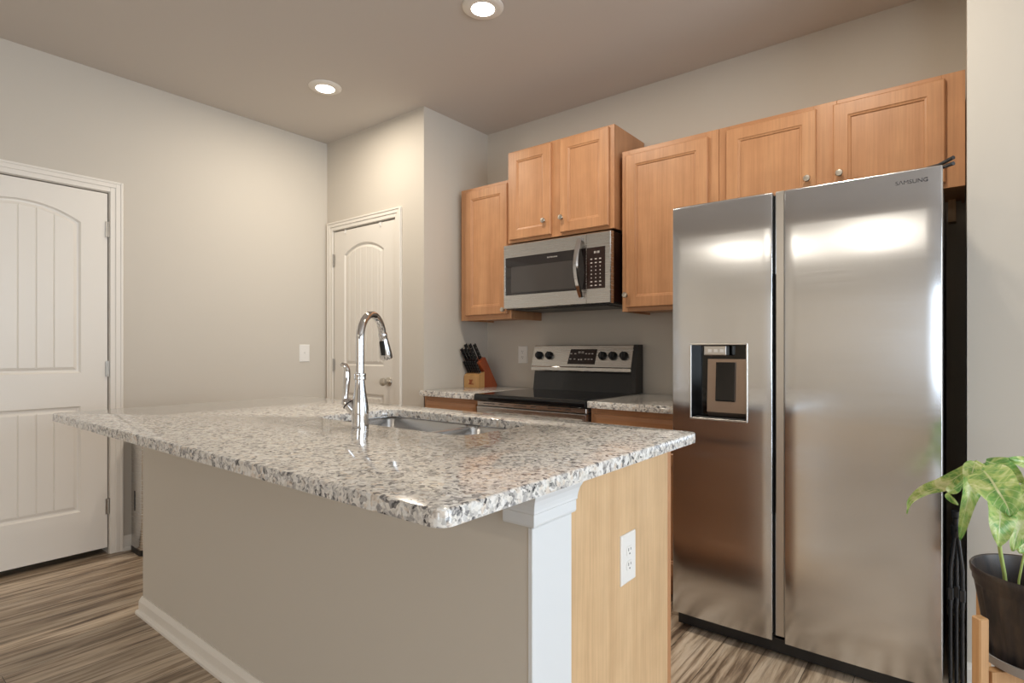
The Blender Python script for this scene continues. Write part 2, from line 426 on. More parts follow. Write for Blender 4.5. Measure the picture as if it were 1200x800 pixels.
for along, wins in (('y', WIN_R), ('x', WIN_B)):
    for c, w in wins:
        k += 1
        zl = WLOW.get(c, WZ0)
        bm = B(); pn = B()
        def bx(b_, a, b, z0, z1, d0, d1):
            if along == 'y': box(b_, XR + d0, XR + d1, a, b, z0, z1)
            else: box(b_, a, b, YR - d1, YR - d0, z0, z1)
        for a, b in ((c - w / 2, c - w / 2 + .05), (c + w / 2 - .05, c + w / 2), (c - .025, c + .025)): bx(bm, a, b, zl, WZ1, .03, .08)
        for z0, z1 in ((zl, zl + .05), (WZ1 - .05, WZ1), ((zl + WZ1) / 2 - .025, (zl + WZ1) / 2 + .025)): bx(bm, c - w / 2, c + w / 2, z0, z1, .03, .08)
        wo = struct('window_%d' % k, bm, 'trim', 'white framed window added out of view to light the room', 'window')
        bx(pn, c - w / 2 + .02, c + w / 2 - .02, zl + .02, WZ1 - .02, .052, .058)
        obj('pane', pn, 'pane', wo)

# baseboards: profile bars along a face
def bb_profile(d, h):   # (out, z)
    return [(0, 0), (d + .011, 0), (d + .011, .010), (d + .006, .018), (d, .021), (d, h - .022), (d - .004, h - .012), (d - .008, h - .004), (d - .009, h), (0, h)]
def baseboard_run(bm, face, a, b, const, h=.085, d=.013):
    pr = bb_profile(d, h)
    if face == '-y': prism(bm, [(const - o, z) for o, z in pr], 'x', a, b)
    if face == '+x': prism(bm, [(const + o, z) for o, z in pr], 'y', a, b)
    if face == '-x': prism(bm, [(const - o, z) for o, z in pr], 'y', a, b)
    return bm
bm = B(); baseboard_run(bm, '+x', 1.160, YP, XL)
baseboard_run(bm, '+x', YR, DL0 - .073, XL)
struct('baseboard_left', bm, 'trim', 'white baseboard along the left wall', 'baseboard')
bm = B(); baseboard_run(bm, '-y', XL, -3.826, YP); baseboard_run(bm, '-y', -2.981, XP, YP)
struct('baseboard_pantry', bm, 'trim', 'white baseboard of the pantry wall', 'baseboard')
bm = B(); baseboard_run(bm, '-y', XS, XR, YS)
struct('baseboard_right', bm, 'trim', 'white baseboard below the wall behind the plant', 'baseboard')

# ---- door casings
def casing(bm, axis, wallc, sgn, a0, a1, ztop, w=.062):
    """three mitred bars round an opening a0..a1 on the plane axis=wallc; sgn: side the casing stands out to"""
    steps = [(0.0, w, .0, .011), (w * .42, w, .011, .016), (w * .80, w, .016, .020)]   # inner offset, outer offset, depth from, depth to
    rv = .005
    for i0, i1, d0, d1 in steps:
        for side in (-1, 1):
            e = (a0 - rv) if side < 0 else (a1 + rv)
            p, q = e + side * i0, e + side * i1
            if axis == 'x': box(bm, wallc + sgn * d0, wallc + sgn * d1, p, q, 0.0, ztop + rv + i1, .0015, 1)
            else: box(bm, p, q, wallc + sgn * d0, wallc + sgn * d1, 0.0, ztop + rv + i1, .0015, 1)
        p, q = a0 - rv - i0, a1 + rv + i0
        if axis == 'x': box(bm, wallc + sgn * d0, wallc + sgn * (d1 + .0002), p, q, ztop + rv + i0, ztop + rv + i1, .0015, 1)
        else: box(bm, p, q, wallc + sgn * d0, wallc + sgn * (d1 + .0002), ztop + rv + i0, ztop + rv + i1, .0015, 1)
    return bm
struct('trim_1', casing(B(), 'x', XL, 1, DL0 - JG, DL1 + JG, DH + JG), 'trim', 'white casing around the wide door on the left', 'door casing')
struct('trim_2', casing(B(), 'y', YP, -1, PX0 - JG, PX1 + JG, DH + JG), 'trim', 'white casing around the narrow pantry door', 'door casing')

# ---- moulded plank-panel door, built in (s along width, z, d depth outwards) then mapped
def panel_door(name, w, h, z0, upper, lower, grooves, mapf, label):
    """upper/lower: (s0,s1,zb,zspring,zapex) arch-top / (s0,s1,zb,zt,zt) flat"""
    bm = B()
    def V(s, z, d): return bm.verts.new(mapf(s, z, d))
    def quad(*p):
        bm.faces.new([V(*q) for q in p])
    def make_panel(pn):
        s0, s1, zb, zs, za = pn
        arch = za > zs + 1e-6
        if arch:
            half = (s1 - s0) / 2; rise = za - zs; Rr = (half * half + rise * rise) / (2 * rise); cz = za - Rr; cs = (s0 + s1) / 2
        def top(s, ins):
            if not arch: return zs - ins
            return cz + math.sqrt(max((Rr - ins) ** 2 - (s - cs) ** 2, 0))
        ts = [0.0]
        inn = 0.034
        gl = [g for g in grooves if s0 + inn + .012 < g < s1 - inn - .012]
        gset = {}
        wi = (s1 - s0 - 2 * inn)
        for g in gl:
            t = (g - s0 - inn) / wi
            for dt, dp in ((-.0035 / wi, 0), (0, -.0042), (.0035 / wi, 0)): gset[round(t + dt, 6)] = dp
        allt = sorted(set([round(i / 20, 6) for i in range(21)]) | set(gset))
        # drop regular samples that crowd a groove
        allt = [t for t in allt if t in gset or t in (0.0, 1.0) or all(abs(t - g) > .006 for g in gset)]
        prof = [(0.0, 0.0), (0.004, -.005), (0.009, -.011), (0.017, -.012), (0.027, -.006), (inn, -.003)]
        loops = []
        for i, (ins, d) in enumerate(prof):
            last = i == len(prof) - 1
            a, b = s0 + ins, s1 - ins
            bot = [(a + (b - a) * t, zb + ins, d + (gset.get(t, 0) if last else 0)) for t in allt]
            tp = [(a + (b - a) * t, top(a + (b - a) * t, ins), d + (gset.get(t, 0) if last else 0)) for t in allt]
            loops.append(([V(*p) for p in bot], [V(*p) for p in tp], bot, tp))
        for (b0, t0, _, _), (b1, t1, _, _) in zip(loops, loops[1:]):
            for i in range(len(allt) - 1):
                bm.faces.new((b0[i], b0[i + 1], b1[i + 1], b1[i])); bm.faces.new((t0[i + 1], t0[i], t1[i], t1[i + 1]))
            bm.faces.new((b0[0], b1[0], t1[0], t0[0])); bm.faces.new((b0[-1], t0[-1], t1[-1], b1[-1]))
        b1, t1 = loops[-1][0], loops[-1][1]
        for i in range(len(allt) - 1): bm.faces.new((b1[i], b1[i + 1], t1[i + 1], t1[i]))
        return loops[0][2], loops[0][3]
    ub, ut = make_panel(upper); lb, lt = make_panel(lower)
    zt = z0 + h
    us0, us1 = upper[0], upper[1]
    quad((0, z0, 0), (us0, z0, 0), (us0, zt, 0), (0, zt, 0)); quad((us1, z0, 0), (w, z0, 0), (w, zt, 0), (us1, zt, 0))
    def strip(lo, hi):
        for i in range(len(lo) - 1): quad(lo[i], lo[i + 1], hi[i + 1], hi[i])
    strip([(s, z0, 0) for s, _, _ in lb], lb)
    quad((us0, lower[3], 0), (us1, lower[3], 0), (us1, upper[2], 0), (us0, upper[2], 0))
    strip(ut, [(s, zt, 0) for s, _, _ in ut])
    th = .035
    for p in (((0, z0, 0), (0, zt, 0), (0, zt, -th), (0, z0, -th)), ((w, z0, 0), (w, zt, 0), (w, zt, -th), (w, z0, -th)), ((0, zt, 0), (w, zt, 0), (w, zt, -th), (0, zt, -th)), ((0, z0, 0), (w, z0, 0), (w, z0, -th), (0, z0, -th)), ((0, z0, -th), (w, z0, -th), (w, zt, -th), (0, zt, -th))): quad(*p)
    bmesh.ops.remove_doubles(bm, verts=bm.verts, dist=1e-5)
    bmesh.ops.recalc_face_normals(bm, faces=bm.faces)
    return struct(name, bm, 'trim', label, 'door', smooth=False)
def hinge(parent, p, axis):
    bm = B(); x, y, z = p
    lathe(bm, [(0.0001, -.046), (.006, -.045), (.006, .045), (.0001, .046)], (x, y, z), (0, 0, 1), 12)
    if axis == 'x': box(bm, x - .004, x + .001, y - .012, y + .012, z - .044, z + .044)
    else: box(bm, x - .012, x + .012, y - .001, y + .004, z - .044, z + .044)
    obj('hinge', bm, 'hinge', parent, label='dull metal hinge')
ldw = DL1 - DL0
def mapL(s, z, d): return (XL - .001 + d, DL0 + s, z)
d1 = panel_door('door_1', ldw, DH - .04, .04, (.124, ldw - .124, 1.045, 1.885, 1.965), (.124, ldw - .124, .27, .86, .86), [.37 - .225, .37 - .15, .37 - .075, .37, .37 + .075, .37 + .15, .37 + .225], mapL, 'wide white two panel door with arched plank panel on the left')
for z in (1.865, 1.065, .276): hinge(d1, (XL + .005, DL1 + .003, z), 'x')
pdw = PX1 - PX0
def mapP(s, z, d): return (PX0 + s, YP + .001 - d, z)
d2 = panel_door('door_2', pdw, DH - .03, .03, (.125, pdw - .125, 1.06, 1.885, 1.955), (.125, pdw - .125, .27, .86, .86), [pdw / 2 + i * .066 for i in (-2.5, -1.5, -.5, .5, 1.5, 2.5)], mapP, 'narrow white pantry door with arched panel and round knob')
for z in (1.858, 1.063, .28): hinge(d2, (PX0 - .004, YP - .006, z), 'y')
bm = B()
lathe(bm, [(0.0, 0), (.031, 0), (.032, .004), (.028, .009), (.013, .013), (.011, .030), (.016, .036), (.026, .044), (.0285, .054), (.026, .063), (.016, .069), (0.0, .070)], (-3.108, YP, .954), (0, -1, 0), 28)
obj('door_knob', bm, 'nickel', d2, True, 'brushed nickel round knob')
for x, w_ in ((-3.611, 'left'), (-3.2, 'right')):
    bm = B()
    box(bm, x - .011, x + .011, YP - .0022, YP - .0004, DH - .028, DH + .001)
    box(bm, x - .011, x + .011, YP - .0022, YP + .03, DH + .0006, DH + .0026)
    tube(bm, [(x, YP - .002, DH - .014), (x, YP - .010, DH - .022), (x, YP - .014, DH - .018)], .002, 8)
    tag(obj('over_door_hook', bm, 'plate'), 'small hook strap over the top %s of the pantry door' % w_, 'hook', 'over door hooks on the pantry door')

# ------------------------------------------------------------------ kitchen island
IX0, IX1, IY0, IYP, IY1 = -2.857, -0.697, 0.940, 1.088, 1.652
isl = thing('kitchen_island', 'kitchen island base with grey half wall, white end post and maple end panel', 'island', (-1.78, 1.3, 0))
obj('half_wall', box(B(), IX0, IX1 - .004, IY0, IYP - .002, 0, .882), 'wall', isl, label='beige painted half wall')
# white end post: boards wrapping the half-wall's end
bm = B()
box(bm, IX1 - .012, IX1, IY0 - .002, IYP, 0, .800, .0015, 1)
obj('end_post', bm, 'post', isl, label='white painted post')
def cap_ring(bm, prof):
    """crown under the worktop round three sides of the post: prof (out, z)"""
    y1 = IYP + .004
    loops = []
    for o, z in prof:
        loops.append([(IX1 - .075, IY0 - o, z), (IX1 + o, IY0 - o, z), (IX1 + o, y1 + o * .3, z), (IX1 - .004, y1 + o * .3, z)])
    vs = [[bm.verts.new(p) for p in l] for l in loops]
    fs = []
    for a, b in zip(vs, vs[1:]):
        for i in range(3): fs.append(bm.faces.new((a[i], a[i + 1], b[i + 1], b[i])))
        
    for idx in (0, 3):
        poly = [l[idx] for l in vs]
        q = Vector(poly[0].co)
        base = [bm.verts.new((p.co.x if idx == 0 else IX1 - .006, IY0 if idx == 0 else p.co.y, p.co.z)) for p in (poly[-1], poly[0])]
        fs.append(bm.faces.new(poly + base))
    bmesh.ops.recalc_face_normals(bm, faces=fs)
    return bm
obj('post_capital', cap_ring(B(), [(0.001, .803), (.006, .803), (.008, .808), (.008, .830), (.011, .833), (.011, .838), (.013, .848), (.017, .860), (.022, .868), (.024, .872), (.024, .8825)]), 'post', isl, label='white moulded capital under the worktop')
obj('end_panel', box(B(), IX1 - .02, IX1 - .003, IYP, IY1 - .022, 0, .8825), 'veneer', isl, label='light maple end panel')
obj('end_stile', box(B(), IX1 - .03, IX1 - .001, IY1 - .022, IY1, .0, .8825, .002, 1), 'maple', isl)
# carcass open at the top for the bowls, doors on the kitchen side
bm = B()
box(bm, IX0 + .0, IX0 + .018, IYP, IY1 - .02, .10, .882); box(bm, IX0 + .018, IX1 - .021, IYP, IY1 - .02, .10, .118)
box(bm, IX0 + .018, IX1 - .021, IYP + .001, IYP + .012, .118, .70); box(bm, IX0 + .03, IX1 - .03, IY1 - .10, IY1 - .085, 0, .10)
obj('carcass', bm, 'maple', isl)
for a, b in ((.845, .882), (.10, .135)): obj('frame_rail', box(B(), IX0, IX1 - .031, IY1 - .02, IY1, a, b), 'maple_h', isl)
for x in (IX0, -2.19, -1.99, -1.15): obj('frame_stile', box(B(), x, x + .05, IY1 - .02, IY1, .135, .845), 'maple', isl)
def shaker(bm, x0, x1, z0, z1, yf, sgn=-1, th=.019, fr=.056):
    """recessed panel front; yf = outer face, sgn -1 faces -y"""
    s = -sgn
    L = [(x0, x1, z0, z1, yf + s * th), (x0, x1, z0, z1, yf + s * .004), (x0 + .004, x1 - .004, z0 + .004, z1 - .004, yf),
         (x0 + fr, x1 - fr, z0 + fr, z1 - fr, yf), (x0 + fr + .003, x1 - fr - .003, z0 + fr + .003, z1 - fr - .003, yf + s * .003),
         (x0 + fr + .010, x1 - fr - .010, z0 + fr + .010, z1 - fr - .010, yf + s * .0045), (x0 + fr + .013, x1 - fr - .013, z0 + fr + .013, z1 - fr - .013, yf + s * .009)]
    nest(bm, L)
    bm.faces.new([bm.verts.new(p) for p in ((x0, yf + s * th, z0), (x0, yf + s * th, z1), (x1, yf + s * th, z1), (x1, yf + s * th, z0))])
    bmesh.ops.remove_doubles(bm, verts=bm.verts, dist=1e-6); bmesh.ops.recalc_face_normals(bm, faces=bm.faces)
    return bm
def slab_front(bm, x0, x1, z0, z1, yf, sgn=-1, th=.019):
    s = -sgn
    nest(bm, [(x0, x1, z0, z1, yf + s * th), (x0, x1, z0, z1, yf + s * .007), (x0 + .006, x1 - .006, z0 + .006, z1 - .006, yf + s * .004), (x0 + .022, x1 - .022, z0 + .022, z1 - .022, yf)])
    bm.faces.new([bm.verts.new(p) for p in ((x0, yf + s * th, z0), (x0, yf + s * th, z1), (x1, yf + s * th, z1), (x1, yf + s * th, z0))])
    bmesh.ops.remove_doubles(bm, verts=bm.verts, dist=1e-6); bmesh.ops.recalc_face_normals(bm, faces=bm.faces)
    return bm
def knob(parent, x, y, z, sgn=-1):
    bm = B()
    lathe(bm, [(0, 0), (.007, 0), (.006, .006), (.0055, .012), (.010, .016), (.0145, .020), (.0155, .025), (.013, .029), (0, .031)], (x, y, z), (0, sgn, 0), 20)
    return obj('knob', bm, 'nickel', parent, True, 'round brushed nickel knob')
for x0, x1, kx in ((-2.835, -2.51, -2.55), (-2.50, -2.17, -2.46), (-1.97, -1.56, -1.60), (-1.545, -1.13, -1.505), (-1.09, -.74, -1.05)):
    d = obj('door', shaker(B(), x0, x1, .125, .70, IY1 + .019, 1), 'maple', isl); knob(d, kx, IY1 + .019, .64, 1)
    obj('drawer_front', slab_front(B(), x0, x1, .72, .86, IY1 + .019, 1), 'maple', isl)
# baseboard round the half wall, mitred
def bb_wrap(bm):
    pr = bb_profile(.013, .078); loops = []
    for o, z in pr: loops.append([(IX0 - o, IYP, z), (IX0 - o, IY0 - o, z), (IX1 - .0 + o * 0, IY0 - o, z)])
    vs = [[bm.verts.new(p) for p in l] for l in loops]; n = len(vs); fs = []
    for a in range(n):
        b = (a + 1) % n
        for i in range(2): fs.append(bm.faces.new((vs[a][i], vs[a][i + 1], vs[b][i + 1], vs[b][i])))
    fs.append(bm.faces.new([v[0] for v in vs])); fs.append(bm.faces.new([v[2] for v in vs]))
    bmesh.ops.recalc_face_normals(bm, faces=fs); return bm
obj('baseboard', bb_wrap(B()), 'trim', isl, label='white baseboard with shoe moulding')

# worktop with the sink cut-out
CT0, CT1 = .8835, .914
CX0, CX1, CY0, CY1 = -2.920, -0.648, 0.630, 1.743
SX0, SX1, SY0, SY1 = -1.965, -1.165, 1.222, 1.605
def worktop(bm, outer, hole, z0, z1, bev=.004):
    """outer and hole: polygons with the same corner count bridged to a slab with eased top edges"""
    n = len(outer); co = Vector((sum(p[0] for p in outer) / n, sum(p[1] for p in outer) / n))
    def inset(poly, d):
        out = []
        for i in range(len(poly)):
            p0, p1, p2 = Vector(poly[i - 1]), Vector(poly[i]), Vector(poly[(i + 1) % len(poly)])
            t = ((p1 - p0).normalized() + (p2 - p1).normalized()).normalized(); nrm = Vector((-t.y, t.x)); out.append(tuple(p1 + nrm * d))
        return out
    rings = [(outer, z0), (outer, z1 - bev), (inset(outer, bev * .35), z1 - bev * .35), (inset(outer, bev), z1)]
    if hole: rings += [(inset(hole, -bev), z1), (inset(hole, -bev * .35), z1 - bev * .35), (hole, z1 - bev), (hole, z0)]
    vs = [[bm.verts.new((p[0], p[1], z)) for p in poly] for poly, z in rings]
    if hole: vs.append(vs[0])
    for a, b in zip(vs, vs[1:]):
        for i in range(n): bm.faces.new((a[i], a[(i + 1) % n], b[(i + 1) % n], b[i]))
    if not hole: bm.faces.new(vs[-1]); bm.faces.new(vs[0])
    bmesh.ops.recalc_face_normals(bm, faces=bm.faces)
    return bm
wt = obj('countertop', worktop(B(), rrect(CX0, CX1, CY0, CY1, .028, 8), rrect(SX0, SX1, SY0, SY1, .07, 8), CT0, CT1), 'granite', None, True)
tag(wt, 'large speckled granite worktop with sink cut-out on the island', 'countertop')

# sink: two bowls under the cut-out
snk = thing('kitchen_sink', 'stainless double bowl sink set under the granite island top', 'sink', (-1.56, 1.41, .70))
def bowl(bm, x0, x1, y0, y1, zt, zb, r):
    def ring(i, z): return [bm.verts.new((p[0], p[1], z)) for p in rrect(x0 + i, x1 - i, y0 + i, y1 - i, max(r - i * .6, .02), 7)]
    rs = [ring(0, zt), ring(.004, zt - .01), ring(.012, zb + .04), ring(.022, zb + .014), ring(.045, zb)]
    n = len(rs[0])
    for a, b in zip(rs, rs[1:]):
        for i in range(n): bm.faces.new((a[i], a[(i + 1) % n], b[(i + 1) % n], b[i]))
    bm.faces.new(rs[-1]); bmesh.ops.recalc_face_normals(bm, faces=bm.faces)
    for f in bm.faces: f.normal_flip()
    return bm
SD = -1.49
zt = CT0 - .002
for x0, x1 in ((SX0 - .012, SD - .010), (SD + .010, SX1 + .012)):
    bo = obj('bowl', bowl(B(), x0, x1, SY0 - .012, SY1 + .012, zt - .0045, .70, .035), 'steel_sink', snk, True)
    bm = B(); lathe(bm, [(.0, .003), (.022, .003), (.026, .005), (.042, .005), (.045, .001)], ((x0 + x1) / 2, (SY0 + SY1) / 2, .70), (0, 0, 1), 24)
    obj('drain', bm, 'chrome', bo, True)
bm = B()   # flange and divider, a flat sheet with the two bowl openings
for x0, x1, y0, y1 in ((SX0 - .022, SX1 + .022, SY0 - .022, SY0 - .012), (SX0 - .022, SX1 + .022, SY1 + .012, SY1 + .022), (SX0 - .022, SX0 - .012, SY0 - .012, SY1 + .012), (SX1 + .012, SX1 + .022, SY0 - .012, SY1 + .012)):
    box(bm, x0, x1, y0, y1, zt - .004, zt)
for ya, yb in ((SY0 - .012, SY0 + .004), (SY1 - .004, SY1 + .012)): box(bm, SD - .032, SD + .032, ya, yb, zt - .004, zt - .0005)
obj('flange', bm, 'steel_sink', snk)
bm = B(); box(bm, SD - .0125, SD + .0125, SY0 - .012, SY1 + .012, zt - .06, zt - .004, .006, 3)
obj('divider', bm, 'steel_sink', snk, True)

# faucet
FX, FY = -1.563, 1.146
fc = thing('faucet', 'chrome gooseneck pull-down faucet with side lever on the island worktop', 'faucet', (FX, FY, CT1))
bm = B(); lathe(bm, [(0, 0), (.0285, 0), (.0285, .006), (.0275, .020), (.0275, .045), (.0268, .070), (.0235, .095), (.0185, .125), (.0155, .150), (.0145, .165), (0, .166)], (FX, FY, CT1), (0, 0, 1), 32)
obj('body', bm, 'chrome', fc, True)
bm = B(); lathe(bm, [(.013, .158), (.0185, .158), (.0195, .162), (.0185, .167), (.0185, .172), (.0195, .176), (.0185, .180), (.013, .181)], (FX, FY, CT1), (0, 0, 1), 32)
obj('collar', bm, 'chrome', fc, True)
AR = .088; ZA = CT1 + .292
pts = [(FX, FY, CT1 + .17), (FX, FY, CT1 + .23)]
SWX, SWY = -.45, .893
for i in range(0, 21):
    a = R(180 - i * 164 / 20); q_ = AR + AR * math.cos(a); pts.append((FX + q_ * SWX, FY + q_ * SWY, ZA + AR * math.sin(a)))
obj('spout', tube(B(), pts, .0133, 20), 'chrome', fc, True)
e = Vector(pts[-1]); dirv = (Vector(pts[-1]) - Vector(pts[-2])).normalized()
bm = B(); lathe(bm, [(0, -.004), (.0135, -.004), (.0155, 0), (.0155, .008), (.0145, .012), (.0155, .020), (.019, .045), (.0225, .075), (.0235, .088), (.0225, .094), (.018, .096), (0, .096)], e, dirv, 28)
hd = obj('spray_head', bm, 'chrome', fc, True)
side = Vector((-0.62, -0.78, 0)); bm = B()
mid = e + dirv * .052 + Vector((-SWX * .0165, -SWY * .0165, -.004))
q = Vector((0, 0, 1)).rotation_difference(-dirv)
box(bm, -.009, .009, -.006, .005, -.028, .028, .004, 2)
bmesh.ops.rotate(bm, verts=bm.verts, cent=(0, 0, 0), matrix=Matrix.Rotation(math.atan2(-SWX, SWY), 3, 'Z')); bmesh.ops.rotate(bm, verts=bm.verts, cent=(0, 0, 0), matrix=q.to_matrix()); bmesh.ops.translate(bm, verts=bm.verts, vec=mid)
obj('spray_button', bm, 'black', hd, True, 'black rubber spray button')
VD = Vector((-.60, -.34, .72)).normalized(); V0 = Vector((FX - .012, FY - .007, CT1 + .048))
bm = B(); lathe(bm, [(0, 0), (.0155, 0), (.0165, .02), (.0185, .040), (.0175, .052), (.012, .060), (0, .062)], V0, VD, 24)
obj('valve', bm, 'chrome', fc, True)
bm = B(); lathe(bm, [(.0175, .0), (.0198, .001), (.0198, .004), (.0175, .005)], V0 + VD * .037, VD, 24)
obj('valve_ring', bm, 'black', fc, True)
c0 = V0 + VD * .056
pts = [c0, c0 + Vector((.001, .001, .02)), c0 + Vector((.004, .002, .05)), c0 + Vector((.006, .003, .080)), c0 + Vector((.006, .003, .104)), c0 + Vector((.001, 0, .118)), c0 + Vector((-.008, -.005, .122)), c0 + Vector((-.013, -.008, .117))]
obj('lever', tube(B(), pts, [.0105, .009, .0105, .0115, .0105, .0085, .0065, .004], 14), 'chrome', fc, True)

# outlets and switch
def outlet(label, origin, face, w, h, group=None, kind='outlet'):
    """a cover plate at origin (centre, on the surface); face '+x' or '-y' is the way it looks"""
    t = thing('wall_outlet' if kind == 'outlet' else 'light_switch', label, 'outlet' if kind == 'outlet' else 'light switch', origin, group)
    def mp(bm):
        if face == '+x': bmesh.ops.rotate(bm, verts=bm.verts, cent=(0, 0, 0), matrix=Matrix.Rotation(R(90), 3, 'Z'))
        return bm
    bm = B(); nest(bm, [(-w / 2, w / 2, -h / 2, h / 2, 0), (-w / 2, w / 2, -h / 2, h / 2, -.003), (-w / 2 + .004, w / 2 - .004, -h / 2 + .004, h / 2 - .004, -.006)])
    obj('cover_plate', mp(bm), 'plate', t, local=True)
    if kind == 'outlet':
        for s in (-1, 1):
            bm = B(); pts = []
            for i in range(28):
                a = 2 * math.pi * i / 28; x = .0172 * math.cos(a); z = .0172 * math.sin(a); z = max(-.0125, min(.0125, z)); pts.append((x, z + s * .0195))
            prism(bm, pts, 'y', -.0052, -.0078); ro = obj('receptacle', mp(bm), 'plate', t, local=True)
            bm = B()
            for x, hh in ((-.0062, .0085), (.0062, .0065)): box(bm, x - .0012, x + .0012, -.0081, -.0076, s * .0195 + .004 - hh / 2, s * .0195 + .004 + hh / 2)
            lathe(bm, [(0, 0), (.0026, 0), (.0026, .0004), (0, .0004)], (0, -.0077, s * .0195 - .0075), (0, -1, 0), 10)
            obj('slots', mp(bm), 'slot', ro, local=True)
    else:
        bm = B(); box(bm, -.0055, .0055, -.0068, -.0055, -.012, .012); box(bm, -.004, .004, -.016, -.006, .001, .008, .001, 1)
        obj('toggle', mp(bm), 'plate', t, local=True)
    for z in ((0,) if kind == 'outlet' else (-.03, .03)): obj('screw', mp(lathe(B(), [(0, 0), (.003, 0), (.0028, .001), (0, .0014)], (0, -.006, z), (0, -1, 0), 10)), 'plate', t, local=True)
    return t
outlet('white duplex outlet on the light maple end of the island', (IX1 - .003, 1.3655, .618), '+x', .082, .131)
outlet('white duplex outlet on the kitchen wall left of the stove', (-2.423, YB, 1.141), '-y', .082, .122)
outlet('white toggle light switch on the left wall near the pantry', (XL, 2.325, 1.150), '+x', .082, .128, None, 'switch')

# ------------------------------------------------------------------ upper cabinets
def upper(label, x0, x1, z0, z1, yfr, doors, group=None, ends=None):
    """doors: (x0,x1,z0,z1,knob x,knob z)"""
    t = thing('upper_cabinet', label, 'cabinet', ((x0 + x1) / 2, YB, z0), group)
    bm = B(); box(bm, x0, x0 + .012, yfr + .019, YB - .001, z0, z1); box(bm, x1 - .012, x1, yfr + .019, YB - .001, z0, z1)
    box(bm, x0 + .012, x1 - .012, yfr + .019, YB - .001, z1 - .012, z1); box(bm, x0 + .012, x1 - .012, yfr + .019, YB - .001, z0 + .012, z0 + .024); box(bm, x0 + .012, x1 - .012, YB - .008, YB - .001, z0 + .024, z1 - .012)
    obj('carcass', bm, 'maple', t)
    bm = B(); edges = sorted({x0, x1} | {d[0] for d in doors} | {d[1] for d in doors})
    xs = [x0] + sum([[d[0] + .012, d[1] - .012] for d in doors], []) + [x1]
    bm.free()
    for i in range(0, len(xs), 2): obj('frame_stile', box(B(), xs[i], xs[i + 1], yfr, yfr + .019, z0, z1, .001, 1), 'maple', t)
    for d in doors:
        for za, zb in ((z1 - .035, z1), (z0, z0 + .045)): obj('frame_rail', box(B(), d[0] + .0121, d[1] - .0121, yfr + .0002, yfr + .019, za, zb, .001, 1), 'maple_h', t)
    for a, b, c, d_, kx, kz in doors:
        dr = obj('door', shaker(B(), a, b, c, d_, yfr - .0195), 'maple', t)
        knob(dr, kx, yfr - .0195, kz)
    return t
YU = 2.818
upper('tall maple wall cabinet in the left corner beside the microwave', -2.705, -2.262, 1.374, 2.268, YU, [(-2.655, -2.285, 1.406, 2.245, -2.305, 1.432)], 'maple wall cabinets')
upper('raised two door maple cabinet directly above the microwave', -2.257, -1.502, 1.846, 2.421, 2.778, [(-2.233, -1.918, 1.863, 2.408, -1.958, 1.946), (-1.851, -1.530, 1.863, 2.408, -1.832, 1.946)], 'maple wall cabinets')
upper('tall maple wall cabinet between the microwave and refrigerator', -1.474, -.944, 1.383, 2.268, YU, [(-1.445, -.994, 1.405, 2.238, -1.437, 1.472)], 'maple wall cabinets')
t = upper('wide short two door maple cabinet above the refrigerator', -.942, .0125, 1.815, 2.268, YU, [(-.903, -.508, 1.835, 2.246, -.541, 1.937), (-.441, -.050, 1.835, 2.246, -.414, 1.937)], 'maple wall cabinets')
obj('cleat', box(B(), -.045, -.018, 3.10, YB - .001, 1.73, 1.8265), 'veneer', t)

# ------------------------------------------------------------------ base cabinets and kitchen worktops
def base_cab(label, x0, x1, dx0, dx1):
    yf = 2.515
    t = thing('base_cabinet', label, 'cabinet', ((x0 + x1) / 2, 2.8, 0), 'maple base cabinets')
    bm = B(); box(bm, x0, x0 + .018, yf + .02, YB - .001, .1, .877); box(bm, x1 - .018, x1, yf + .02, YB - .001, .1, .877); box(bm, x0 + .018, x1 - .018, yf + .02, YB - .001, .1, .118); box(bm, x0, x1, yf + .075, yf + .09, 0, .1)
    obj('carcass', bm, 'maple', t)
    for a, b in ((x0, x0 + .035), (x1 - .035, x1)): obj('frame_stile', box(B(), a, b, yf, yf + .019, .1, .877), 'maple', t)
    for a, b in ((.1, .135), (.69, .72), (.835, .877)): obj('frame_rail', box(B(), x0 + .035, x1 - .035, yf + .0002, yf + .019, a, b), 'maple_h', t)
    obj('drawer_front', slab_front(B(), dx0, dx1, .700, .848, yf - .0195), 'maple_h', t)
    d = obj('door', shaker(B(), dx0, dx1, .125, .69, yf - .0195), 'maple', t); knob(d, dx1 - .03, yf - .0195, .63)
base_cab('maple base cabinet with one drawer left of the stove', -2.74, -2.262, -2.716, -2.280)
base_cab('maple base cabinet with one drawer between stove and refrigerator', -1.492, -.962, -1.472, -.975)
KY = 2.476
o = obj('countertop', worktop(B(), rrect(XP + .001, -2.262, KY, YB - .001, .003, 2), None, .878, .912), 'granite', None, True)
tag(o, 'small granite worktop left of the stove under the knife block', 'countertop')
o = obj('countertop', worktop(B(), rrect(-1.494, -.962, KY, YB - .001, .003, 2), None, .878, .912), 'granite', None, True)
tag(o, 'small granite worktop between the stove and the refrigerator', 'countertop')

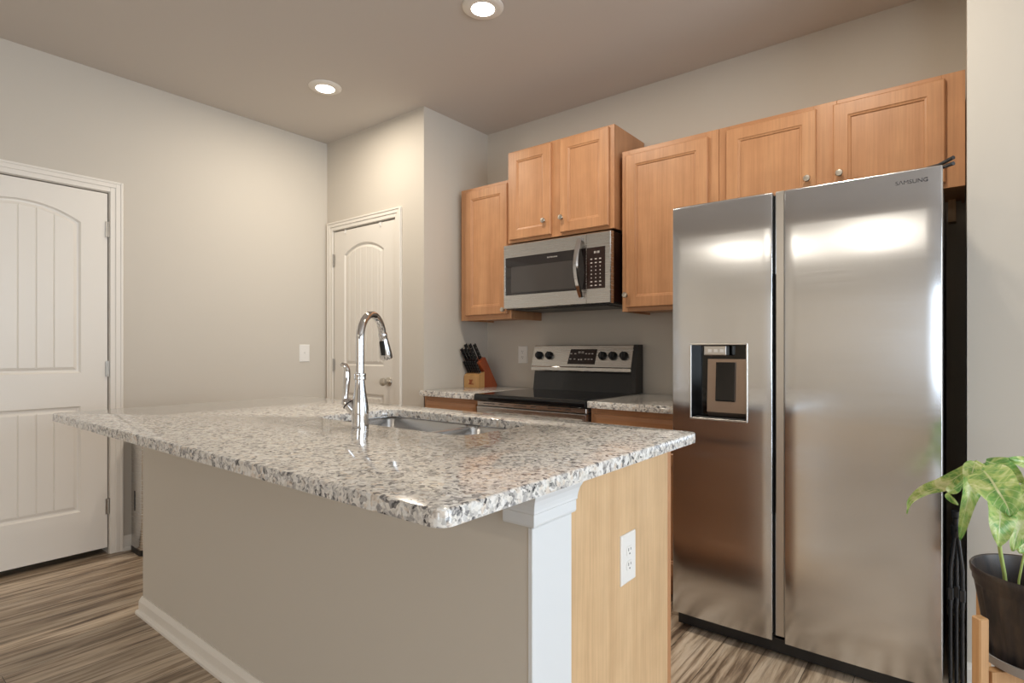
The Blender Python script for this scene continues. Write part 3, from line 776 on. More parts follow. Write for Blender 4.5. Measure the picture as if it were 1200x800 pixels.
# ------------------------------------------------------------------ range
RX0, RX1 = -2.257, -1.499
rg = thing('range', 'stainless electric range with black glass cooktop and rear control panel', 'stove', ((RX0 + RX1) / 2, 2.8, 0))
bm = B(); box(bm, RX0 + .003, RX1 - .003, 2.53, YB - .03, .03, .886); obj('body', bm, 'charcoal', rg)
for x in (RX0 + .05, RX1 - .05):
    for y in (2.6, 3.05): obj('foot', lathe(B(), [(0, 0), (.018, 0), (.018, .008), (.01, .010), (.01, .031)], (x, y, 0), (0, 0, 1), 14), 'black', rg)
bm = B()
pr = [(3.07, .888), (3.07, .915), (2.475, .915), (2.466, .913), (2.460, .907), (2.458, .898), (2.459, .880), (2.464, .876), (2.53, .876)]
prism(bm, pr, 'x', RX0, RX1); obj('cooktop', bm, 'blackgloss', rg, False, 'glossy black glass cooktop')
# oven door: frame, glass, vent slots, handle
bm = B(); box(bm, RX0 + .004, RX1 - .004, 2.478, 2.528, .26, .842, .004, 2)
od = obj('oven_door', bm, 'steel', rg)
bm = B(); box(bm, RX0 + .09, RX1 - .09, 2.4765, 2.4785, .36, .70); obj('oven_window', bm, 'glass_black', od)
for i in range(6):
    x = RX0 + .055 + i * .115; w = .085 if i % 2 == 0 else .035
    obj('vent_slot', box(B(), x, x + w, 2.4812, 2.4835, .859, .8625), 'slot', od)
obj('vent_trim', box(B(), RX0 + .004, RX1 - .004, 2.482, 2.528, .845, .8735, .003, 1), 'steel', od)
bm = B(); tube(bm, [(RX0 + .05, 2.432, .795), (RX1 - .05, 2.432, .795)], .013, 18)
for x in (RX0 + .08, RX1 - .08): box(bm, x - .012, x + .012, 2.434, 2.479, .786, .804, .003, 1)
obj('oven_handle', bm, 'steel', od, True)
bm = B(); box(bm, RX0 + .004, RX1 - .004, 2.480, 2.528, .07, .25, .005, 2); obj('storage_drawer', bm, 'steel', rg)
# backguard
bm = B(); prism(bm, [(3.04, .915), (3.125, .915), (3.125, 1.195), (3.085, 1.200), (3.06, 1.05)], 'x', RX0 + .004, RX1 - .004)
bg = obj('backguard', bm, 'blackgloss', rg, False, 'black riser behind the cooktop')
bm = B(); fl = [(3.026, 1.037), (3.022, 1.043), (3.022, 1.062), (3.026, 1.068), (3.062, 1.199), (3.070, 1.204), (3.088, 1.204), (3.088, 1.037)]
prism(bm, fl, 'x', RX0 + .001, RX1 - .028); cp = obj('control_panel', bm, 'steel', rg, False, 'stainless slanted control panel')
bm = B(); prism(bm, [(3.03, .916), (3.128, .916), (3.128, 1.205), (3.068, 1.205), (3.03, 1.06)], 'x', RX1 - .0278, RX1 - .001)
obj('end_cap', bm, 'charcoal', rg)
sl = (Vector((0, 3.062, 1.199)) - Vector((0, 3.026, 1.068))); sln = sl.normalized(); pn = Vector((0, -sln.z, sln.y))
def on_panel(x, t): return Vector((x, 3.026, 1.068)) + sl * t
bm = B()
for s in (0,):
    a0, a1 = -1.975, -1.775
    pts = [on_panel(a0, .12), on_panel(a1, .12), on_panel(a1 + .006, .84), on_panel(a0 + .012, .84)]
    va = [bm.verts.new(p + pn * .0015) for p in pts]; vb = [bm.verts.new(p - pn * .001) for p in pts]
    bm.faces.new(va); 
    for i in range(4): bm.faces.new((va[i], va[(i + 1) % 4], vb[(i + 1) % 4], vb[i]))
    bmesh.ops.recalc_face_normals(bm, faces=bm.faces)
ds = obj('display', bm, 'panel_black', cp)
bm = B()
def mark(bm, x, t, w, h):
    c = on_panel(x, t) + pn * .0018; u_ = Vector((w / 2, 0, 0)); v_ = sln * h / 2
    bm.faces.new([bm.verts.new(c + p) for p in (-u_ - v_, u_ - v_, u_ + v_, -u_ + v_)])
for x in (-1.955, -1.925, -1.845, -1.822, -1.80):
    for t_ in (.36, .62): bm = B(); mark(bm, x, t_, .014, .006); obj('key_mark', bm, 'mark', ds)
for x in (-1.893, -1.875): bm = B(); mark(bm, x, .34, .012, .008); obj('key_mark', bm, 'mark', ds)
bm = B()
for x in (-1.90, -1.89, -1.876, -1.866): mark(bm, x, .68, .005, .014)
obj('clock_digits', bm, 'mark', ds)
for x in (-2.203, -2.122, -1.725, -1.654, -1.580):
    bm = B(); c = on_panel(x, .52)
    lathe(bm, [(0, 0), (.027, 0), (.027, .005), (.024, .008), (.022, .024), (.019, .027), (0, .027)], c, pn, 24)
    q = Vector((0, -1, 0)).rotation_difference(pn)
    b2 = B(); box(b2, -.0045, .0045, -.034, -.02, -.021, .021, .002, 1)
    bmesh.ops.rotate(b2, verts=b2.verts, cent=(0, 0, 0), matrix=q.to_matrix()); bmesh.ops.translate(b2, verts=b2.verts, vec=c)
    kn = obj('control_knob', bm, 'black', cp, True, 'black round control knob')
    obj('grip', b2, 'logo', kn)
text_mesh('logo', 'SΛMSUNG', .011, 'logo', cp, on_panel(-1.87, -.02) + pn * .0008, .07, rot=(90, 0, 0))

# ------------------------------------------------------------------ microwave
MX0, MX1, MZ0, MZ1, MY = -2.255, -1.498, 1.430, 1.8255, 2.7296
mw = thing('microwave', 'stainless over-the-range microwave with dark window and curved handle', 'microwave', ((MX0 + MX1) / 2, 2.95, MZ0))
bm = B(); box(bm, MX0 + .006, MX1 - .002, MY + .035, YB - .001, MZ0 + .010, MZ1); obj('body', bm, 'panel_black', mw, False, 'black case')
bm = B(); box(bm, MX0 + .004, MX1 - .004, MY + .02, YB - .02, MZ0 - .004, MZ0 + .011, .003, 1); box(bm, MX0 + .05, MX1 - .05, MY + .06, MY + .22, MZ0 - .009, MZ0 - .003)
obj('bottom_vent', bm, 'charcoal', mw)
SPX = -1.6525
bm = B(); nest(bm, [(MX0, SPX, MZ0, MZ1, MY + .034), (MX0, SPX, MZ0, MZ1, MY + .004), (MX0 + .004, SPX - .001, MZ0 + .004, MZ1 - .004, MY), (MX0 + .014, SPX - .0015, MZ0 + .082, MZ1 - .080, MY), (MX0 + .016, SPX - .0017, MZ0 + .084, MZ1 - .082, MY + .003)])
bm.faces.new([bm.verts.new(p) for p in ((MX0, MY + .034, MZ0), (MX0, MY + .034, MZ1), (SPX, MY + .034, MZ1), (SPX, MY + .034, MZ0))])
bmesh.ops.recalc_face_normals(bm, faces=bm.faces)
md = obj('door', bm, 'steel', mw)
gx0, gx1, gz0, gz1 = MX0 + .016, SPX - .0018, MZ0 + .084, MZ1 - .082
bm = B(); box(bm, gx0, gx1, MY + .0010, MY + .0029, gz0, gz1); obj('window', bm, 'glass_black', md, False, 'dark glass window')
bm = B(); box(bm, gx0 + .045, gx1 - .075, MY + .0004, MY + .0012, gz0 + .012, gz1 - .058); obj('window_screen', bm, 'window_mesh', md)
text_mesh('logo', 'SΛMSUNG', .011, 'mark', md, (-1.885, MY + .0006, gz1 - .024), .072)
pts = []
for i in range(15):
    t_ = i / 14; pts.append((-1.692 + .010 * t_, MY - .012 - .050 * math.sin(math.pi * t_), 1.802 - .335 * t_))
b1 = B()
rows = []
for i, p in enumerate(pts):
    w = .0165 if 0 < i < 14 else .013
    dn = .006
    rows.append([b1.verts.new((p[0] - w, p[1] + .003, p[2])), b1.verts.new((p[0] - w * .6, p[1] - dn, p[2])), b1.verts.new((p[0] + w * .6, p[1] - dn, p[2])), b1.verts.new((p[0] + w, p[1] + .003, p[2])), b1.verts.new((p[0], p[1] + .008, p[2]))])
for a, b in zip(rows, rows[1:]):
    for i in range(5): b1.faces.new((a[i], a[(i + 1) % 5], b[(i + 1) % 5], b[i]))
b1.faces.new(rows[0]); b1.faces.new(rows[-1])
for z in (1.797, 1.472): box(b1, -1.695, -1.677, MY - .014, MY + .002, z - .008, z + .008)
bmesh.ops.recalc_face_normals(b1, faces=b1.faces)
obj('handle', b1, 'chrome', md, True, 'curved bright metal handle')
bm = B(); nest(bm, [(SPX + .001, MX1 - .0, MZ0, MZ1, MY + .034), (SPX + .001, MX1, MZ0, MZ1, MY + .004), (SPX + .002, MX1 - .004, MZ0 + .004, MZ1 - .004, MY)])
bmesh.ops.recalc_face_normals(bm, faces=bm.faces); pf = obj('control_panel', bm, 'steel', mw)
kx0, kx1 = SPX + .004, MX1 - .034
bm = B(); box(bm, kx0, kx1, MY - .0012, MY + .001, gz0, gz1); kp = obj('keypad', bm, 'panel_black', pf)
bm = B()
def kmark(x, z, w, h):
    bm.faces.new([bm.verts.new(p) for p in ((x - w / 2, MY - .0015, z - h / 2), (x + w / 2, MY - .0015, z - h / 2), (x + w / 2, MY - .0015, z + h / 2), (x - w / 2, MY - .0015, z + h / 2))])
bm.free()
for r_ in range(8):
    for c_ in range(3): bm = B(); kmark(kx0 + .030 + c_ * .028, gz1 - .065 - r_ * .021, .013 if (r_ < 2 or r_ > 5) else .006, .006); obj('key_mark', bm, 'mark', kp)
bm = B()
for i in range(4): kmark(kx0 + .05 + i * .008 + (.004 if i > 1 else 0), gz1 - .028, .005, .012)
obj('clock_digits', bm, 'mark', kp)

# ------------------------------------------------------------------ refrigerator
FX0, FX1, FYF, FZ0, FZ1 = -.957, -.0475, 2.276, .070, 1.771
fr = thing('refrigerator', 'tall stainless side by side refrigerator with ice and water dispenser', 'refrigerator', ((FX0 + FX1) / 2, 2.7, 0))
bm = B(); box(bm, FX0 + .018, FX1 - .003, FYF + .082, 3.06, .03, 1.752, .004, 1); obj('case', bm, 'charcoal', fr, False, 'black fridge case')
bm = B(); box(bm, FX0 + .01, FX1 - .01, FYF + .045, FYF + .081, .012, .066)
obj('base_grille', bm, 'black', fr)
for x in (FX0 + .06, FX1 - .06):
    for y in (FYF + .12, 2.98): obj('foot', lathe(B(), [(0, 0), (.02, 0), (.02, .01), (.012, .013), (.012, .03)], (x, y, 0), (0, 0, 1), 16), 'black', fr)
for x0, x1 in ((FX0 + .02, FX0 + .12), (FX1 - .12, FX1 - .02)): obj('hinge_cover', box(B(), x0, x1, FYF + .05, FYF + .19, 1.7525, 1.768, .004, 1), 'black', fr)
def door_front(x0, x1, z0, z1, hole=None, th=.072, bow=.003):
    bm = B(); er = .0045
    def xs_():
        s = [x0, x0 + .002, x0 + er * .5, x0 + er] + [x0 + (x1 - x0) * i / 10 for i in range(1, 10)] + [x1 - er, x1 - er * .5, x1 - .002, x1]
        if hole: s = [v for v in s if all(abs(v - h) > .012 for h in hole[:2])] + list(hole[:2])
        return sorted(s)
    def zs_():
        s = [z0, z0 + .002, z0 + .006] + [z0 + (z1 - z0) * i / 12 for i in range(1, 12)] + [z1 - .010, z1 - .005, z1 - .002, z1]
        if hole: s = [v for v in s if all(abs(v - h) > .012 for h in hole[2:])] + list(hole[2:])
        return sorted(s)
    X, Zs = xs_(), zs_()
    def dep(x, z):
        d = 0.0
        for e_, r_ in ((x - x0, er), (x1 - x, er), (z - z0, .006), (z1 - z, .010)):
            if e_ < r_: d += r_ - math.sqrt(max(r_ * r_ - (r_ - e_) ** 2, 0))
        t = (x - x0) / (x1 - x0) * 2 - 1
        return FYF + d + bow * (t * t)
    g = [[bm.verts.new((x, dep(x, z), z)) for x in X] for z in Zs]
    for j in range(len(Zs) - 1):
        for i in range(len(X) - 1):
            if hole and X[i] >= hole[0] - 1e-6 and X[i + 1] <= hole[1] + 1e-6 and Zs[j] >= hole[2] - 1e-6 and Zs[j + 1] <= hole[3] + 1e-6: continue
            bm.faces.new((g[j][i], g[j][i + 1], g[j + 1][i + 1], g[j + 1][i]))
    # sides and back
    edge = [g[0][i] for i in range(len(X))] + [g[j][-1] for j in range(1, len(Zs))] + [g[-1][i] for i in range(len(X) - 2, -1, -1)] + [g[j][0] for j in range(len(Zs) - 2, 0, -1)]
    back = [bm.verts.new((v.co.x, FYF + th, v.co.z)) for v in edge]; n = len(edge)
    for i in range(n): bm.faces.new((edge[i], back[i], back[(i + 1) % n], edge[(i + 1) % n]))
    bm.faces.new(back[::-1])
    bmesh.ops.recalc_face_normals(bm, faces=bm.faces)
    return bm
hole = (-.880, -.652, .889, 1.197)
fd = obj('freezer_door', door_front(FX0, -.5615, FZ0, FZ1, hole), 'steel_fridge', fr, True, 'stainless left door with dispenser')
rd = obj('fridge_door', door_front(-.5195, FX1, FZ0, FZ1), 'steel_fridge', fr, True, 'wide stainless right door')
bm = B(); box(bm, -.5525, -.5205, FYF + .010, FYF + .07, FZ0 + .02, FZ1, .003, 1); obj('handle_strip', bm, 'steel_strip', rd, False, 'satin recessed grip along the right door')
bm = B(); box(bm, -.5605, -.553, FYF + .030, FYF + .075, FZ0 + .01, FZ1 - .01); box(bm, -.5612, -.5595, FYF + .004, FYF + .03, .55, 1.46); obj('grip_pocket', bm, 'black', fd)
# dispenser, inside the hole
x0, x1, z0, z1 = hole; yb = FYF + .068
bm = B()
box(bm, x0, x1, yb - .002, yb, z0, z1); box(bm, x0, x0 + .003, FYF + .002, yb, z0, z1); box(bm, x1 - .003, x1, FYF + .002, yb, z0, z1)
box(bm, x0, x1, FYF + .002, yb, z1 - .003, z1); box(bm, x0, x1, FYF + .002, yb, z0, z0 + .003)
obj('dispenser_recess', bm, 'blackgloss', fd, False, 'glossy black dispenser recess')
bm = B()
for a, b, c, d_ in ((x0 - .001, x0 + .005, z0, z1), (x1 - .005, x1 + .001, z0, z1), (x0, x1, z1 - .005, z1 + .001), (x0, x1, z0 - .001, z0 + .006)): box(bm, a, b, FYF - .001, FYF + .006, c, d_, .001, 1)
obj('dispenser_bezel', bm, 'steel_strip', fd)
bm = B(); prism(bm, [(FYF + .062, z0 + .012), (FYF + .05, z0 + .012), (FYF + .034, z0 + .03), (FYF + .046, z1 - .062), (FYF + .062, z1 - .062)], 'x', x0 + .058, x1 - .012)
obj('dispenser_back', bm, plain('bronze_panel', (0.34, 0.26, 0.21), 0.3, metal=0.8), fd, False, 'brownish metallic dispenser back')
bm = B(); prism(bm, [(FYF + .030, z0 + .075), (FYF + .026, z0 + .08), (FYF + .036, z1 - .075), (FYF + .042, z1 - .075)], 'x', x0 + .095, x0 + .170)
obj('dispenser_paddle', bm, 'blackgloss', fd, False, 'black dispenser paddle')
bm = B(); box(bm, x0 + .055, x0 + .145, FYF + .008, FYF + .05, z1 - .048, z1 - .007, .004, 2)
obj('dispenser_buttons', bm, 'steel_strip', fd, False, 'silver dispenser button bar')
bm = B()
for i in range(3): box(bm, x0 + .072 + i * .024, x0 + .086 + i * .024, FYF + .0072, FYF + .0082, z1 - .034, z1 - .022)
obj('dispenser_icons', bm, 'plate', fd)
bm = B(); box(bm, x0 + .01, x1 - .01, FYF + .006, FYF + .05, z0 + .0035, z0 + .010, .002, 1); obj('drip_tray', bm, 'charcoal', fd)
text_mesh('logo', 'SΛMSUNG', .0185, 'logo', rd, (-.129, FYF + .0012, 1.7285), .088, .0008)

# black tongs lying on top of the fridge
tg = thing('tongs', 'black tongs lying on top of the refrigerator at its right corner', 'tongs', (-.06, 2.35, 1.7725))
for k_, (dx, dz) in enumerate(((.0, .010), (.0, -.002))):
    bm = B(); pts = [(-.24, 2.44, 1.786), (-.15, 2.41, 1.787 + dz * .4), (-.06, 2.375, 1.784 + dz), (-.020 + dx, 2.335, 1.785 + dz * 1.6)]
    tube(bm, pts, [.004, .005, .006, .0065], 10); obj('arm', bm, 'black', tg, True)
bm = B(); lathe(bm, [(0, -.012), (.008, -.012), (.008, .014), (0, .014)], (-.24, 2.44, 1.786), (0, 0, 1), 12); obj('pivot', bm, 'black', tg, True)

# ------------------------------------------------------------------ knife block with knives
KX, KYB, KZ = -2.742, 2.885, .912
kb = thing('knife_block', 'slanted cherry and beech knife block in the corner of the worktop', 'knife block', (KX, KYB, KZ))
KW, KS = .135, 1.14
def ks(poly): return [(a * KS, b * KS) for a, b in poly]
bm = B(); prism(bm, ks([(0, 0), (0, .070), (.012, .083), (.055, .096), (.055, 0)]), 'x', 0, KW); obj('front_step', bm, 'beech', kb, local=True, label='light beech front step')
bm = B(); prism(bm, ks([(.056, 0), (.056, .098), (.004, .150), (.062, .185), (.175, .012), (.172, 0)]), 'x', 0, KW); obj('slanted_body', bm, 'cherry', kb, local=True, label='dark cherry slanted body')
bm = B()
for a, b, c, d_ in ((.035, .055, .018, .028), (.042, .048, .028, .046), (.060, .066, .028, .046), (.052, .080, .018, .024), (.036, .052, .046, .052), (.056, .074, .046, .052), (.050, .057, .022, .05)): box(bm, a + .01, b + .01, -.0008, .0006, c + .004, d_ + .004)
obj('emblem', bm, 'emblem', kb, local=True, label='reddish stamped emblem')
ax = Vector((0, -.52, .854)).normalized()
def knife(x, y, z, L, w, name, label, group, tilt=0.0, cat='knife'):
    t = thing(name, label, cat, (KX + x, KYB + y * KS, KZ + z * KS), group)
    q = Vector((0, 0, 1)).rotation_difference((ax + Vector((tilt, 0, 0))).normalized())
    def tr(bm): bmesh.ops.rotate(bm, verts=bm.verts, cent=(0, 0, 0), matrix=q.to_matrix()); return bm
    bm = B(); box(bm, -w * .42, w * .42, -w, w, .004, L, w * .3, 2)
    obj('handle', tr(bm), 'black', t, True, local=True)
    bm = B(); box(bm, -w * .44, w * .44, -w * .9, w * .9, -.001, .006); box(bm, -.001, .001, -w * .85, w * .85, -.03, 0)
    obj('bolster', tr(bm), 'rivet', t, local=True)
    for f_ in (.25, .5, .75): obj('rivet', tr(lathe(B(), [(0, -w * .435), (.0026, -w * .435), (.0026, w * .435), (0, w * .435)], (0, 0, L * f_), (1, 0, 0), 8)), 'rivet', t, local=True)
    obj('end_cap', tr(lathe(B(), [(0, 0), (w * .3, 0), (w * .3, .0012), (0, .0012)], (0, 0, L - .0006), (0, 0, 1), 8)), 'rivet', t, local=True)
    return t
for i in range(6): knife(.014 + i * .0215, .030, .0895, .095, .0095, 'steak_knife', 'black handled steak knife in the lower row of the knife block', 'steak knives in the front step of the knife block', -.05)
for i in range(4): knife(.020 + i * .031, .012, .1535, .112, .0125, 'kitchen_knife', 'black handled kitchen knife in the middle row of the knife block', 'kitchen knives in the middle row', -.06)
for i in range(3): knife(.024 + i * .042, .046, .1735, .122, .0135, 'kitchen_knife', 'large black handled kitchen knife in the top row of the knife block', 'large kitchen knives in the top row', -.03)

# ------------------------------------------------------------------ trash can
tc_ = thing('trash_can', 'slim stainless trash can with black base between left wall and island', 'trash can', (-3.73, 1.33, 0))
TX0, TX1, TY0, TY1 = -3.826, -3.640, 1.190, 1.50
bm = B(); prism(bm, rrect(TX0, TX1, TY0, TY1, .035, 5), 'z', .032, .66); obj('body', bm, 'steel', tc_, True)
bm = B(); prism(bm, rrect(TX0 - .002, TX1 + .002, TY0 - .002, TY1 + .002, .036, 5), 'z', 0, .0318); obj('base', bm, 'black', tc_, True)
bm = B(); prism(bm, rrect(TX0 - .001, TX1 + .001, TY0 - .001, TY1 + .001, .036, 5), 'z', .662, .70); obj('lid', bm, 'black', tc_, True)
bm = B(); prism(bm, rrect(-3.752, -3.736, .245, .36, .007, 4), 'y', TY0 - .0015, TY0 + .004); obj('grip_slot', bm, 'slot', tc_)
bm = B(); box(bm, TX1 - .02, TX1 + .03, 1.31, 1.38, .006, .016, .003, 1); obj('pedal', bm, 'black', tc_)

# ------------------------------------------------------------------ recessed lights
FARL = 'added recessed ceiling light behind the viewer for refrigerator reflections'  # unseen lights added for room light and fridge reflections
for x, y, lb in ((-3.025, 1.965, 'lit recessed ceiling light nearer the pantry door'), (-1.744, 1.961, 'lit recessed ceiling light cut by the top of the picture above the island'),
                 (-.46, 1.96, 'lit recessed ceiling light above the gap between island and refrigerator'),
                 (-.8, -5.2, FARL), (-2.6, -5.2, FARL), (-.8, -4.3, FARL), (-2.6, -4.3, FARL)):
    t = thing('recessed_light', lb, 'ceiling light', (x, y, H), 'added recessed lights behind the viewer' if lb is FARL else 'recessed lights over the island')
    bm = B(); lathe(bm, [(.074, -.012), (.086, -.010), (.096, -.004), (.097, -.0003), (.074, -.0003)], (x, y, H), (0, 0, 1), 48); obj('trim_ring', bm, 'trim', t, True)
    bm = B(); lathe(bm, [(0, -.014), (.04, -.0135), (.0735, -.010), (.0735, -.001), (0, -.001)], (x, y, H), (0, 0, 1), 48); obj('lens', bm, 'lens', t, True, 'glowing round lens')
    l = bpy.data.lights.new('lamp', 'AREA'); l.shape = 'DISK'; l.size = .14; l.energy = PW_FAR if lb is FARL else PW_LAMP; l.color = (1.0, .90, .75)
    lo = bpy.data.objects.new('lamp', l); COL.objects.link(lo); lo.location = (0, 0, -.018); lo.parent = t

# ------------------------------------------------------------------ plant stand, saucer, potted plant
PX, PY = .148, 1.85
st = thing('plant_stand', 'light wooden plant stand with upright legs below the potted plant', 'plant stand', (PX, PY, 0))
ang0 = 222
for k_ in range(4):
    a = R(ang0 + 90 * k_); bm = B(); rr = .151
    box(bm, -.0125, .0125, -.0125, .0125, 0, .532, .003, 1)
    bmesh.ops.rotate(bm, verts=bm.verts, cent=(0, 0, 0), matrix=Matrix.Rotation(a, 3, 'Z'))
    bmesh.ops.translate(bm, verts=bm.verts, vec=(rr * math.cos(a), rr * math.sin(a), 0)); obj('leg', bm, 'pine', st, local=True)
for k_ in range(2):
    a = R(ang0 + 90 * k_); bm = B(); box(bm, -.1325, .1325, -.0125, .0125, .375 - .0 * k_, .405 - .012 * k_ if k_ else .405)
    if k_:
        for v in bm.verts: v.co.z -= .0
    bmesh.ops.rotate(bm, verts=bm.verts, cent=(0, 0, 0), matrix=Matrix.Rotation(a, 3, 'Z')); obj('cross_bar', bm, 'pine', st, local=True)
bm = B(); lathe(bm, [(0, .4055), (.100, .4055), (.112, .412), (.120, .436), (.116, .436), (.108, .4095), (.105, .4085), (0, .4085)], (PX, PY, 0), (0, 0, 1), 48)
tag(obj('plant_saucer', bm, 'saucer', None, True), 'grey plastic saucer under the black plant pot', 'saucer')
pl = thing('potted_plant', 'green and yellow leafy plant in a dusty black nursery pot', 'plant', (PX, PY, .409))
bm = B(); seg = 72
prof = [(.090, .409, 0), (.094, .412, 0), (.100, .45, 1), (.121, .585, 1), (.1225, .590, 0), (.127, .598, 0), (.128, .612, 0), (.131, .616, 0), (.1325, .630, 0), (.130, .634, 0), (.126, .632, 0), (.122, .612, 0), (.118, .59, 0), (.106, .52, 0)]
rs = []
for r_, z, rib in prof:
    rs.append([bm.verts.new((PX + (r_ + (.0024 * (1 if (i // 2) % 2 else -1) if rib else 0)) * math.cos(2 * math.pi * i / seg), PY + (r_ + (.0024 * (1 if (i // 2) % 2 else -1) if rib else 0)) * math.sin(2 * math.pi * i / seg), z)) for i in range(seg)])
for a, b in zip(rs, rs[1:]):
    for i in range(seg): bm.faces.new((a[i], a[(i + 1) % seg], b[(i + 1) % seg], b[i]))
bm.faces.new(rs[0]); bmesh.ops.recalc_face_normals(bm, faces=bm.faces)
obj('pot', bm, 'pot', pl, True, 'dusty black ribbed pot')
bm = B(); lathe(bm, [(0, .556), (.04, .553), (.08, .549), (.111, .546), (.108, .53), (0, .53)], (PX, PY, 0), (0, 0, 1), 32)
obj('soil', bm, 'soil', pl, True)
CAMP = Vector((0, 0, 1.1694)); ya = R(38.3224); FWD = Vector((-math.sin(ya), math.cos(ya), 0)); RGT = Vector((math.cos(ya), math.sin(ya), 0))
def leaf(bm, mid, ww, droop=.25, twist=None, nseg=22, wav=.0045):
    """mid: control points of the midrib; ww: greatest half width; twist: the way the blade's width runs"""
    P = [Vector(p) for p in mid]; n = len(P) - 1
    def at(t):
        f = t * n; i = min(int(f), n - 1); u_ = f - i
        p0, p1, p2, p3 = P[max(i - 1, 0)], P[i], P[i + 1], P[min(i + 2, n)]
        return 0.5 * ((2 * p1) + (p2 - p0) * u_ + (2 * p0 - 5 * p1 + 4 * p2 - p3) * u_ ** 2 + (3 * p1 - p0 - 3 * p2 + p3) * u_ ** 3)
    rows = []
    bm.verts.layers.float.get('across') or bm.verts.layers.float.new('across')
    bm.verts.layers.float.get('along') or bm.verts.layers.float.new('along')
    la, ll = bm.verts.layers.float['across'], bm.verts.layers.float['along']
    for i in range(nseg + 1):
        t = i / nseg; c = at(t); tn = (at(min(t + .02, 1)) - at(max(t - .02, 0))).normalized()
        sd = (Vector(twist) - tn * Vector(twist).dot(tn)).normalized(); nr = tn.cross(sd)
        w = ww * (math.sin(math.pi * min(1, t * .97 + .03) ** .72) ** .9) if t < 1 else 0
        w = max(w, .0008)
        row = []
        for s in (-1, -.75, -.5, -.25, 0, .25, .5, .75, 1):
            k_ = wav * math.sin(9 * t + s * 4 + ww * 300) * abs(s)
            vv = bm.verts.new(c + sd * (s * w) + nr * (abs(s) * w * droop + k_)); vv[la] = s; vv[ll] = t
            row.append(vv)
        rows.append(row)
    for a, b in zip(rows, rows[1:]):
        for j in range(8): bm.faces.new((a[j], a[j + 1], b[j + 1], b[j]))
def at_px(u, v, y):
    d = FWD + RGT * ((u - 604.305) / 660.637) - Vector((0, 0, 1)) * ((v - 410.633) / 660.637)
    return CAMP + d * (y / d.y)
crown = at_px(1150, 541, 1.84)
bm = B()
RT = (0.8, 0.6, 0); UPV = (0, -.35, 1)
leaf(bm, [at_px(1146, 541, 1.86), at_px(1125, 556, 1.90), at_px(1104, 569, 1.94), at_px(1082, 577, 1.97), at_px(1067, 588, 2.0), at_px(1062, 601, 2.02)], .019, .3, (0.1, -.55, .8))
leaf(bm, [at_px(1142, 552, 1.87), at_px(1124, 570, 1.86), at_px(1112, 578, 1.85), at_px(1122, 592, 1.84)], .016, .2, (0.2, -.4, .9))
leaf(bm, [at_px(1143, 541, 1.84), at_px(1139, 555, 1.80), at_px(1136, 575, 1.77), at_px(1131, 600, 1.76), at_px(1124, 632, 1.76)], .026, .35, RT)
leaf(bm, [at_px(1149, 548, 1.84), at_px(1160, 560, 1.76), at_px(1170, 576, 1.70), at_px(1180, 592, 1.68), at_px(1184, 606, 1.67)], .044, .35, (0.8, 0.35, .45))
leaf(bm, [at_px(1155, 540, 1.86), at_px(1170, 545, 1.90), at_px(1184, 553, 1.93), at_px(1199, 566, 1.95)], .028, .3, (0.5, .2, .8))
leaf(bm, [at_px(1172, 590, 1.78), at_px(1172, 604, 1.74), at_px(1171, 622, 1.72), at_px(1170, 641, 1.72)], .031, .3, RT)
leaf(bm, [at_px(1212, 560, 1.86), at_px(1203, 574, 1.80), at_px(1192, 590, 1.77), at_px(1184, 602, 1.76)], .024, .25, (.7, .5, .4))
leaf(bm, [at_px(1214, 590, 1.86), at_px(1204, 605, 1.80), at_px(1193, 622, 1.77), at_px(1187, 646, 1.76)], .040, .35, (.8, .5, .3))
leaf(bm, [at_px(1230, 560, 1.9), at_px(1210, 545, 1.86), at_px(1196, 540, 1.84), at_px(1181, 536, 1.82)], .016, .25, (.1, .3, 1))
leaf(bm, [at_px(1212, 610, 1.9), at_px(1206, 625, 1.86), at_px(1198, 640, 1.84), at_px(1194, 648, 1.83)], .026, .3, RT)
leaf(bm, [at_px(1216, 580, 1.86), at_px(1232, 575, 1.80), at_px(1250, 585, 1.78), at_px(1262, 606, 1.77)], .036, .3, (.3, .3, 1))
leaf(bm, [at_px(1216, 575, 1.88), at_px(1225, 555, 1.95), at_px(1240, 545, 2.0), at_px(1262, 548, 2.04)], .034, .3, (.3, .3, 1))
bmesh.ops.recalc_face_normals(bm, faces=bm.faces)
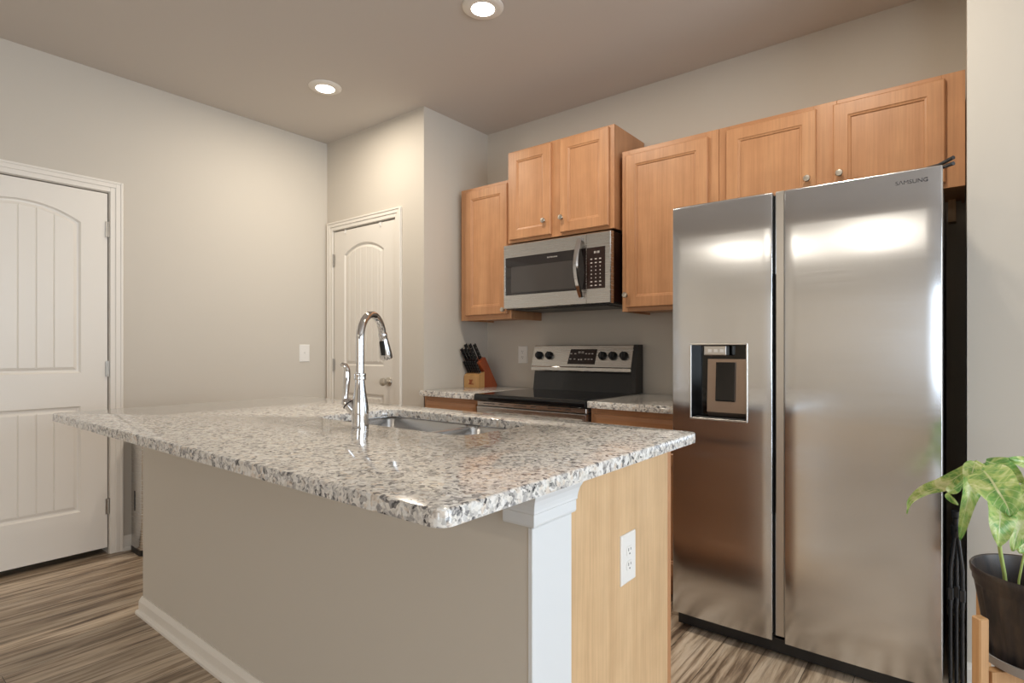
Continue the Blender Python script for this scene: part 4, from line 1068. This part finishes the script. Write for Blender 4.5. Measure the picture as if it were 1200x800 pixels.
obj('foliage', bm, 'leaf', pl, True, 'drooping green leaves mottled with yellow')
for pts, r_ in (([at_px(1179, 676, 1.83) + Vector((0, 0, -.03)), at_px(1177, 672, 1.83), at_px(1172, 645, 1.80), at_px(1170, 625, 1.78), at_px(1160, 580, 1.80), at_px(1152, 545, 1.85), at_px(1144, 541, 1.86)], .0042),
                ([at_px(1193, 690, 1.86) + Vector((0, 0, -.03)), at_px(1194, 680, 1.86), at_px(1199, 655, 1.87), at_px(1206, 620, 1.88), at_px(1214, 580, 1.88), at_px(1220, 560, 1.9)], .0025)):
    bm = B(); tube(bm, pts, r_, 10); obj('stem', bm, 'stem', pl, True)

# ------------------------------------------------------------------ folded tripod in the gap beside the fridge
TPX, TPY = -.013, 2.43
tp = thing('tripod', 'folded black tripod standing in the gap right of the refrigerator', 'tripod', (TPX, TPY, 0))
bm = B(); lathe(bm, [(0, .50), (.010, .50), (.012, .53), (.016, .545), (.016, .575), (.010, .58), (.009, .60), (.014, .605), (.014, .625), (0, .626)], (TPX, TPY, 0), (0, 0, 1), 20); obj('head', bm, 'charcoal', tp, True)
bm = B(); tube(bm, [(TPX, TPY - .010, .560), (TPX + .005, TPY - .03, .566)], .004, 10); obj('knob', bm, 'grey_leg', tp, True)
for dx, dy in ((-.016, -.012), (.016, -.012), (0, .02)):
    bm = B(); tube(bm, [(TPX + dx * .2, TPY + dy * .6, .55), (TPX + dx, TPY + dy, .43), (TPX + dx, TPY + dy, .30)], .0065, 12)
    tube(bm, [(TPX + dx, TPY + dy, .31), (TPX + dx, TPY + dy, .0)], .0052, 12)
    lg = obj('leg', bm, 'grey_leg', tp, True)
    bm = B(); box(bm, TPX + dx - .009, TPX + dx + .009, TPY + dy - .010, TPY + dy + .010, .325, .365, .003, 1); obj('leg_lock', bm, 'charcoal', lg)
    bm = B(); lathe(bm, [(0, 0), (.008, 0), (.008, .02), (.0055, .024)], (TPX + dx, TPY + dy, 0), (0, 0, 1), 12); obj('rubber_foot', bm, 'black', lg, True)
